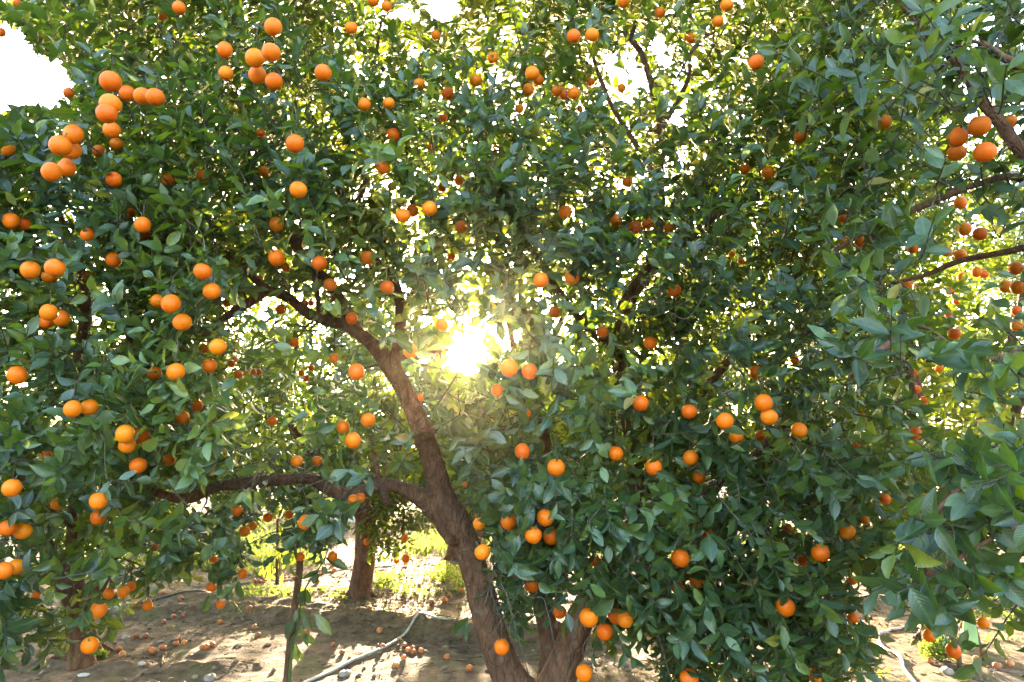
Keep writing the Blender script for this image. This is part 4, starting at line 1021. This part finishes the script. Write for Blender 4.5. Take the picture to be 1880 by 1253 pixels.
# windfalls
fp = []
for s in range(4):
    V, F = orange_mesh(40 + s, dent=.22, nu=18, nv=12)
    fp.append(mesh_obj('fallen_orange', V, F, M_FALLEN))
first = [True] * 4
for x, y, r in FALLEN:
    s = random.randrange(4)
    if first[s]: o = fp[s]; first[s] = False
    else: o = fp[s].copy(); C.objects.link(o)
    g = G(x, y); dep = (g - CAMP) @ FWD
    rad = float(np.clip(r * dep / FPX, .026, .043))
    o.location = (g[0], g[1], g[2] + rad * .72); o.scale = (rad / .04,) * 2 + (rad / .04 * random.uniform(.8, 1),)
    o.rotation_euler = (random.uniform(0, .5), random.uniform(0, .5), random.uniform(0, 6.28))
    tag(o, fallen_label(x, y, r), 'fallen orange', 'windfall oranges on the soil')
#MORE#
# ------------------------------------------------------------------ hoses, stakes, saplings and the small things on the soil
def on_ground(pix, lift=.012, step=.05):
    q = catmull(np.array([[*G(*p)] for p in pix]), step)[:, :3]
    q[:, 2] = height(q[:, 0], q[:, 1]) + lift
    k = np.ones(5) / 5
    z = np.convolve(np.pad(q[:, 2], 2, mode='edge'), k, 'valid'); q[:, 2] = np.maximum(z, q[:, 2] - .004)
    return q
def hose(name, pix, r, m, label):
    q = on_ground(pix, r * .9); o = MB().tube(q, r, 10).obj(name, m, origin=q[0]); o.location = tuple(q[0])
    return tag(o, label, 'hose')
hose('garden_hose', [(520, 1275), (575, 1250), (640, 1218), (715, 1186), (745, 1165), (772, 1149), (800, 1146), (828, 1157), (850, 1144), (872, 1131), (920, 1120), (1000, 1112)], .0115, M_HOSE, 'grey hose winding over the soil and passing behind the leaning trunk')
hose('garden_hose', [(1760, 1150), (1700, 1154), (1655, 1156), (1625, 1161), (1612, 1172), (1622, 1192), (1645, 1203), (1655, 1212), (1660, 1232), (1685, 1262), (1720, 1300)], .013, M_HOSE, 'pale looped hose on sunlit soil under the near right tree')
hose('drip_pipe', [(150, 1130), (200, 1120), (262, 1108), (330, 1098), (378, 1090), (402, 1078)], .011, M_BLACK, 'thin black drip pipe on the soil right of the grey trunk')
hose('drip_pipe', [(420, 1076), (455, 1071), (520, 1067), (560, 1060), (640, 1046), (720, 1040)], .011, M_HOSE, 'thin pale drip pipe lying before the slim sapling')

def leaf_set(specs, rows=ROWS_FINE, curl=.12):
    """single leaves given by stalk point, direction, length, width, tone"""
    a = lambda i: np.array([s[i] for s in specs], float)
    n = len(specs); r = np.random.default_rng(n)
    return leaf_arrays(a(0), a(1), a(5), a(2), a(3), a(4), rows, r.uniform(.15, .5, n), r.normal(curl, .06, n), r.random(n))
def leaf_px(b, t, Y, wd, tone, face=(-.2, -1, .5)):
    p, q = P(*b, Y), P(*t, Y + random.uniform(-.03, .03)); d = q - p; L = np.linalg.norm(d)
    return (p, d / L, L, L * wd, tone, np.array(face) + np.array([random.uniform(-.4, .4), 0, random.uniform(-.3, .3)]))
# the wooden stake and the young citrus tied to it
st0, st1 = P(519, 1300, 4.5), P(551, 1027, 4.5)
st0[2] = min(st0[2], float(height(st0[0], st0[1])) - .03)
ax_ = (st1 - st0) / np.linalg.norm(st1 - st0)
n_ = 14; tt = np.linspace(0, 1, n_)
o = MB().tube(st0 + (st1 - st0) * tt[:, None] + np.array([[.003 * math.sin(9 * t), .002 * math.cos(7 * t), 0] for t in tt]), .026 - .004 * tt, 4).obj('wooden_stake', M_WOOD, origin=st0, smooth=False)
o.location = tuple(st0)
tag(o, 'rough brown square wooden stake leaning slightly, standing in the soil', 'stake')
sp = P(527, 1290, 4.42); sp[2] = float(height(sp[0], sp[1]))
root = tag(empty('sapling', sp), 'young citrus sapling with a few broad leaves climbing beside the brown wooden stake', 'sapling', None)
stem = catmull(np.array([[*(sp - [0, 0, .03]), .008]] + [[*P(a, b, 4.43), r] for a, b, r in [(533, 1225, .008), (541, 1175, .007), (549, 1140, .007), (553, 1105, .006), (562, 1078, .005), (580, 1052, .0045), (596, 1026, .004), (604, 1004, .003)]]), .03)
def child(o, root): o.parent = root; o.matrix_parent_inverse = Matrix.Translation(-Vector(root.location)); return o
child(MB().tube(stem[:, :3], stem[:, 3], 8).obj('stem', M_GREENSTEM), root)
LV = [((541, 1138), (522, 1174), .55, .12), ((560, 1133), (569, 1158), .6, .2), ((578, 1128), (609, 1167), .4, .62), ((556, 1165), (580, 1183), .45, .55), ((548, 1160), (531, 1196), .4, .3), ((544, 1182), (545, 1220), .34, .75),
      ((556, 1084), (556, 1112), .75, .15), ((562, 1082), (568, 1110), .6, .4), ((553, 1115), (562, 1148), .35, .35), ((547, 1118), (540, 1143), .4, .5), ((583, 1052), (575, 1073), .75, .08), ((588, 1048), (553, 1062), .3, .2), ((598, 1024), (640, 1045), .35, .35), ((604, 1006), (590, 1012), .5, .3), ((598, 1030), (576, 1036), .35, .3), ((592, 1040), (600, 1055), .6, .15), ((552, 1150), (566, 1190), .25, .5), ((545, 1190), (556, 1214), .3, .8)]
V, F, tn, uv = leaf_set([leaf_px(b, t, 4.41, wd, to) for b, t, wd, to in LV])
child(mesh_obj('leaves', V, F, M_LEAF, attrs={'tone': tn}, uv=uv), root)
# the slim yellow-green sapling farther back
b2 = G(508, 1073); t2 = b2.copy(); t2 += [-.04, 0, .84]
root = tag(empty('sapling', b2), 'slim sapling with limp yellow-green leaves tied to a thin cane, before the bright grass', 'sapling')
child(MB().tube(np.array([b2 - [0, 0, .05], (b2 + t2) / 2, t2]), [.020, .018, .016], 8).obj('cane', M_WOOD), root)
q = catmull(np.array([b2 + [.03, -.03, -.02], b2 + [.035, -.035, .25], b2 + [-.005, -.035, .45], b2 + [.03, -.03, .62], b2 + [.16, -.04, .66]]), .04)
child(MB().tube(q, .006, 6).obj('stem', M_GREENSTEM), root)
sp_ = []
for k in range(60):
    hgt = random.choice([random.uniform(.38, .68), random.uniform(.2, .7), random.uniform(.1, .45)])
    c = b2 + np.array([random.gauss(.12 if hgt > .36 else -.06, .10), random.gauss(-.04, .08), hgt])
    sp_.append((c, np.array([random.gauss(0, .35), random.gauss(0, .3), -1]), random.uniform(.09, .14), .038, random.random(), np.array([random.gauss(0, .6), -1, .3])))
V, F, tn, uv = leaf_set(sp_)
child(mesh_obj('leaves', V, F, M_YOUNG, attrs={'tone': tn}, uv=uv), root)

# under the near right tree: sheet on a stake, mint sleeve, stub
Yb = float(G(1806, 1212)[1])
a0, a1 = G(1806, 1212), P(1785, 1132, Yb)
o = MB().tube(np.array([a0 - [0, 0, .05], (a0 + a1) / 2, a1]), [.014, .014, .013], 6).obj('wooden_stake', M_WOOD, origin=a0); o.location = tuple(a0)
tag(o, 'thin orange-brown stake along the edge of the green sheet', 'stake')
cs = [P(1772, 1128, Yb), P(1786, 1134, Yb - .02), P(1800, 1188, Yb - .03), P(1766, 1200, Yb - .01)]
m = 8; grid = []
for u in np.linspace(0, 1, m):
    for v in np.linspace(0, 1, m):
        p = (1 - u) * ((1 - v) * cs[0] + v * cs[1]) + u * ((1 - v) * cs[3] + v * cs[2])
        grid.append(p + np.array([0, .012 * math.sin(u * 5 + v * 3), 0]))
grid = np.array(grid); V = np.vstack([grid, grid + [0, .006, 0]]); nn = m * m
F = []
for a in range(m - 1):
    for b in range(m - 1):
        q = [a * m + b, a * m + b + 1, (a + 1) * m + b + 1, (a + 1) * m + b]; F.append(q); F.append([x + nn for x in q[::-1]])
edge = [b for b in range(m)] + [a * m + m - 1 for a in range(1, m)] + [(m - 1) * m + b for b in range(m - 2, -1, -1)] + [a * m for a in range(m - 2, 0, -1)]
for k in range(len(edge)): x, y = edge[k], edge[(k + 1) % len(edge)]; F.append([x, x + nn, y + nn, y])
o = mesh_obj('plastic_sheet', V, np.array(F), M_SHEET, origin=grid[0]); o.location = tuple(grid[0])
tag(o, 'flat yellow-green plastic sheet propped on a thin stake under the near tree', 'plastic sheet')
q = catmull(np.array([P(1711, 1116, Yb), P(1713, 1140, Yb), P(1722, 1160, Yb + .03), P(1733, 1182, Yb), P(1741, 1206, Yb - .02)]), .02)
mb = MB(); mb.tube(q, .026 * (1 + .5 * (vnoise(np.arange(len(q)) * .45, 0, 0, 61) - .5) * 2), 10)
V = np.vstack(mb.V); V += .018 * (np.stack([vnoise(V[:, 0] * 35, V[:, 1] * 35, V[:, 2] * 35, 62 + k) for k in range(3)], -1) - .5)
mb.V = [V]; o = mb.obj('plastic_sleeve', M_MINT, origin=q[-1]); o.location = tuple(q[-1])
tag(o, 'crumpled pale mint plastic sleeve hanging behind leaves by the green sheet', 'plastic sleeve')
a0 = G(1763, 1230); a1 = P(1759, 1198, a0[1])
o = MB().tube(np.array([a0 - [0, 0, .04], (a0 + a1) / 2, a1]), [.021, .019, .019], 7).obj('wooden_stub', M_WOOD, origin=a0); o.location = tuple(a0)
tag(o, 'short pinkish wooden stub in the soil below the green sheet', 'stake')

def stone(px, py, r, m, label, flat=.7, name='stone'):
    g = G(px, py); dep = (g - CAMP) @ FWD; rad = r * dep / FPX
    V, F = orange_mesh(int(px), radius=rad, dent=.55, nu=16, nv=11); V = V * np.array([1.25, 1, flat])
    o = mesh_obj(name, V, F, m); o.location = (g[0], g[1], g[2] + rad * flat * .35); o.rotation_euler = (0, 0, px)
    return tag(o, label, 'stone', 'loose stones on the soil')
stone(385, 1248, 11, M_STONE, 'big half-buried grey stone at the bottom edge of the picture')
stone(293, 1181, 6, M_STONE, 'rounded grey stone among the fallen oranges')
stone(231, 1174, 7, M_STONE, 'flat grey stone right of the grey trunk foot')
stone(154, 1241, 9, M_PALE, 'pale flat stone below the grey trunk', .4)
stone(260, 1224, 6, M_PALE, 'pale little stone lying in front of two fallen oranges', .5)
stone(1739, 1236, 11, M_STONE, 'pale-topped clod in the sun under the near right tree')
stone(633, 1240, 12, M_STONE, 'brown brick-like clod beside the lower run of the hose', .55)
stone(215, 1128, 6, M_PALE, 'whitish stone beside the thin black drip pipe')

# things far behind
g = G(317, 1030); mb = MB(); mb.box((0, 0, .11), (.135, .12, .13))
o = mb.obj('white_block', M_PALE, smooth=False); o.location = tuple(g); o.rotation_euler = (0, .06, .3)
bv = o.modifiers.new('edge', 'BEVEL'); bv.width = .03; bv.segments = 3
tag(o, 'small white block standing on the ground beside the brush pile', 'block')
g = G(632, 968); root = tag(empty('valve_box', g), 'pale box with a dark lid line, half hidden behind the far trunk', 'box')
mb = MB(); mb.box((0, 0, .2), (.42, .3, .26)); o = child(mb.obj('box_wall', M_WHITE, origin=(0, 0, 0), smooth=False), root); o.matrix_parent_inverse = Matrix()
mb = MB(); mb.box((0, 0, .475), (.40, .28, .012)); o = child(mb.obj('lid_gap', M_BLACK, smooth=False), root); o.matrix_parent_inverse = Matrix()
mb = MB(); mb.box((0, 0, .545), (.44, .32, .055)); o = child(mb.obj('lid', M_WHITE, smooth=False), root); o.matrix_parent_inverse = Matrix()
g = G(352, 1004); mb = MB(); r = np.random.default_rng(9)
for k in range(170):
    a = r.uniform(-.5, .5) + (3.14 if r.random() < .5 else 0); L = r.uniform(.5, 1.3)
    c = np.array([r.normal(0, .5), r.normal(0, .3), 0]); c[2] = .03 + max(0, .55 - .5 * abs(c[0]) - .6 * abs(c[1])) * r.random()
    d = np.array([math.cos(a), math.sin(a) * .7, r.normal(0, .22)]) * L / 2
    mb.tube(np.array([c - d, c + r.normal(0, .04, 3), c + d]), np.array([.012, .010, .005]) * r.uniform(.6, 1.5), 5)
V = np.vstack(mb.V); V[:, 2] = np.maximum(V[:, 2], -.02); mb.V = [V]
o = mb.obj('brush_pile', M_TWIG); o.location = tuple(g)
tag(o, 'low heap of dry grey prunings on the ground in the far background', 'brush pile')
q = on_ground([(296, 1226), (301, 1204), (312, 1192), (330, 1184), (352, 1178)], .012)
mb = MB(); mb.tube(q, np.linspace(.011, .006, len(q)), 6); q2 = on_ground([(312, 1192), (322, 1180), (330, 1168)], .02); mb.tube(q2, np.linspace(.007, .004, len(q2)), 6)
o = mb.obj('dry_stick', M_TWIG, origin=q[0]); o.location = tuple(q[0]); tag(o, 'pale forked dry stick lying among fallen oranges', 'stick')

# ------------------------------------------------------------------ uncountable cover: litter, clods, grass
r = np.random.default_rng(77)
n = 16000
x = r.uniform(-6, 6.5, n); y = 4.1 + 10 * r.random(n) ** 1.5
dens = vnoise(x * 1.1, y * 1.1, 0, 71) * .7 + vnoise(x * 4, y * 4, 0, 72) * .5
for pl, hh, wd in RIDGES[:4]: dens = dens + .35 * np.exp(-((seg_dist(x, y, pl) - wd) / .2) ** 2)
dens += .3 * np.exp(-((x + 1.8) ** 2 + (y - 8.4) ** 2) / 1.2)
k = r.random(n) < np.clip((dens - .60) * 4, .02, 1); x, y = x[k], y[k]; n = len(x)
base = np.stack([x, y, height(x, y) + r.uniform(.004, .02, n)], -1)
th = r.uniform(0, 6.28, n)
d = np.stack([np.cos(th), np.sin(th), r.normal(0, .18, n)], -1)
tone = np.clip(r.beta(1.0, 1.9, n), 0, 1)
V, F, tn, uv = leaf_arrays(base, d, np.array([0, 0, 1.0]) + r.normal(0, .3, (n, 3)), r.uniform(.035, .08, n), r.uniform(.014, .032, n), tone, ROWS_LOW, r.uniform(0, .9, n), r.normal(0, .3, n), r.random(n))
tag(mesh_obj('leaf_litter', V, F, M_DRY, attrs={'tone': tn}, uv=uv), 'dry fallen leaves littering the soil under the trees', 'leaf litter', kind='stuff')
mb = MB()
for k in range(700):
    x_, y_ = r.uniform(-5, 5.5), 4.1 + 8 * r.random() ** 1.4
    a = r.uniform(0, 6.28); L = r.uniform(.05, .22); p = np.array([x_, y_]); e = p + np.array([math.cos(a), math.sin(a)]) * L; mid_ = (p + e) / 2 + r.normal(0, .02, 2)
    mb.tube(np.array([[*v, float(height(*v)) + .006] for v in (p, mid_, e)]), [.003, .0025, .0015], 4)
tag(mb.obj('twig_litter', M_TWIG), 'short dry twigs scattered over the soil', 'twig litter', kind='stuff')
ic = np.array([(0, 0, 1), (.9, 0, .2), (.3, .85, .1), (-.75, .5, .2), (-.7, -.55, .1), (.3, -.85, .25), (0, 0, -1)], float)
ifc = np.array([(0, 1, 2), (0, 2, 3), (0, 3, 4), (0, 4, 5), (0, 5, 1), (6, 2, 1), (6, 3, 2), (6, 4, 3), (6, 5, 4), (6, 1, 5)])
n = 6000; x = r.uniform(-5.5, 6, n); y = 4.0 + 8 * r.random(n) ** 1.4
sz = .004 + .024 * r.random(n) ** 5
V = (ic[None] + r.normal(0, .16, (n, 7, 3))) * sz[:, None, None] * np.array([1.15, 1, .75]) + np.stack([x, y, height(x, y) + sz * .2], -1)[:, None]
F = (np.arange(n)[:, None, None] * 7 + ifc[None]).reshape(-1, 3)
M_CLOD = plain('clod', (.33, .26, .19), .95, (.17, .125, .09), 30, .2)
tag(mesh_obj('soil_clods', V.reshape(-1, 3), F, M_CLOD, smooth=False), 'small clods and pebbles strewn on the soil', 'clods', kind='stuff')

def grass_patch(pix, n, h, broad=.3):
    out = []
    poly = np.array(pix, float); lo, hi = poly.min(0), poly.max(0)
    corners = np.array([ground_ray(*p)[:2] for p in pix]); l2, h2 = corners.min(0), corners.max(0)
    c = [tuple(v) for v in corners]
    x = r.uniform(l2[0], h2[0], n * 3); y = r.uniform(l2[1], h2[1], n * 3)
    k = inside(c, x, y) & (vnoise(x * 2.2, y * 2.2, 0, 91) + r.normal(0, .1, n * 3) > .45)
    x, y = x[k][:n], y[k][:n]; m = len(x)
    base = np.stack([x, y, height(x, y) - .005], -1)
    br = r.random(m) < broad
    d = np.stack([r.normal(0, .4, m), r.normal(0, .4, m), np.ones(m)], -1)
    base[br, 2] += r.uniform(.0, h, br.sum()); d[br, 2] *= .3
    L = np.where(br, r.uniform(.03, .07, m), h * r.uniform(.5, 1.3, m)); W = np.where(br, L * .6, .008 + .004 * r.random(m))
    return dict(base=base, d=d, n=r.normal(0, 1, (m, 3)) + [0, -.3, .4], L=L, W=W, tone=np.clip(r.beta(2, 2, m), 0, 1), fold=r.uniform(0, .4, m), curl=r.normal(.3, .2, m), wave=r.random(m))
gs = cat([grass_patch([(330, 1005), (420, 1000), (430, 1045), (330, 1050)], 1500, .18), grass_patch([(425, 965), (600, 960), (590, 1052), (540, 1062), (430, 1060)], 6000, .2, .35), grass_patch([(740, 990), (900, 985), (900, 1028), (740, 1030)], 1500, .22, .3),
          grass_patch([(690, 1062), (860, 1050), (870, 1092), (780, 1100), (700, 1092)], 450, .10, .75), grass_patch([(1560, 985), (1720, 985), (1720, 1060), (1560, 1060)], 4500, .22, .5), grass_patch([(1690, 1085), (1890, 1080), (1890, 1180), (1780, 1190)], 700, .08, .7),
          grass_patch([(1000, 985), (1300, 985), (1300, 1040), (1000, 1040)], 2500, .2, .4), grass_patch([(100, 985), (300, 985), (300, 1050), (100, 1060)], 2500, .18), grass_patch([(440, 1080), (640, 1085), (640, 1105), (440, 1100)], 350, .05, .8),
          grass_patch([(-400, 955), (1500, 955), (1500, 985), (-400, 985)], 4000, .25, .2), grass_patch([(1250, 1130), (1560, 1120), (1640, 1250), (1300, 1270)], 120, .03, .9)])
build_crown_ = leaf_arrays(gs['base'], gs['d'], gs['n'], gs['L'], gs['W'], gs['tone'], ROWS_LOW, gs['fold'], gs['curl'], gs['wave'])
tag(mesh_obj('grass', build_crown_[0], build_crown_[1], M_WEED, attrs={'tone': build_crown_[2]}, uv=build_crown_[3]), 'bright sunlit grass and low weeds in patches between the trees', 'grass', kind='stuff')
def weed(px, py, w_, h_, n, label):
    g = G(px, py)
    t = r.normal(0, 1, (n, 3)); t = unit(t) * (r.random((n, 1)) ** .5); p = t * np.array([w_, w_ * .7, h_]); p[:, 2] = np.abs(p[:, 2]) + .01
    d = unit(p * [1, 1, .6] + r.normal(0, .05, (n, 3)) + [0, 0, .05])
    V, F, tn, uv = leaf_arrays(p, d, np.array([0, -.2, 1.0]) + r.normal(0, .5, (n, 3)), r.uniform(.025, .05, n), r.uniform(.012, .024, n), np.clip(r.random(n), 0, 1), ROWS_LOW, r.uniform(.1, .6, n), r.normal(.1, .2, n), r.random(n))
    root = tag(empty('weed', g), label, 'weed', 'leafy weeds on the soil')
    o = mesh_obj('leaves', V, F, M_WEED, attrs={'tone': tn}, uv=uv); o.parent = root
    mb = MB()
    for k in range(14): mb.tube(np.array([[0, 0, -.01], p[k] * .5, p[k]]), [.004, .003, .0015], 4)
    o = mb.obj('stems', M_GREENSTEM); o.parent = root
weed(1722, 1212, .13, .20, 650, 'bushy yellow-green weed glowing in the sun below the near tree')
weed(130, 1208, .09, .09, 260, 'light green ferny weed at the foot of the grey trunk')
weed(165, 1214, .06, .06, 150, 'second smaller ferny weed right of the trunk foot weed')
weed(186, 1211, .04, .05, 90, 'smallest ferny weed, outermost of the three by the grey trunk')
weed(700, 1076, .22, .16, 420, 'broad bright weed growing around the foot of the far trunk')
weed(815, 1070, .20, .26, 520, 'tall yellow-green weed beside the leaning trunk')
weed(850, 1082, .14, .22, 300, 'sunlit weed partly behind the leaning trunk')
# ------------------------------------------------------------------ air volume added for the warm glow round the sun
m, N, L, o = mat('sun_glow_air')
v = N('ShaderNodeVolumePrincipled'); v.inputs['Color'].default_value = (1.0, .82, .54, 1); v.inputs['Density'].default_value = .0008; v.inputs['Anisotropy'].default_value = .94
L(v.outputs[0], o.inputs['Volume'])
mb = MB(); mb.box((0, 190, 3.0), (300, 290, 5.5))
tag(mb.obj('glow_haze', m, smooth=False), None, None, kind='stuff')
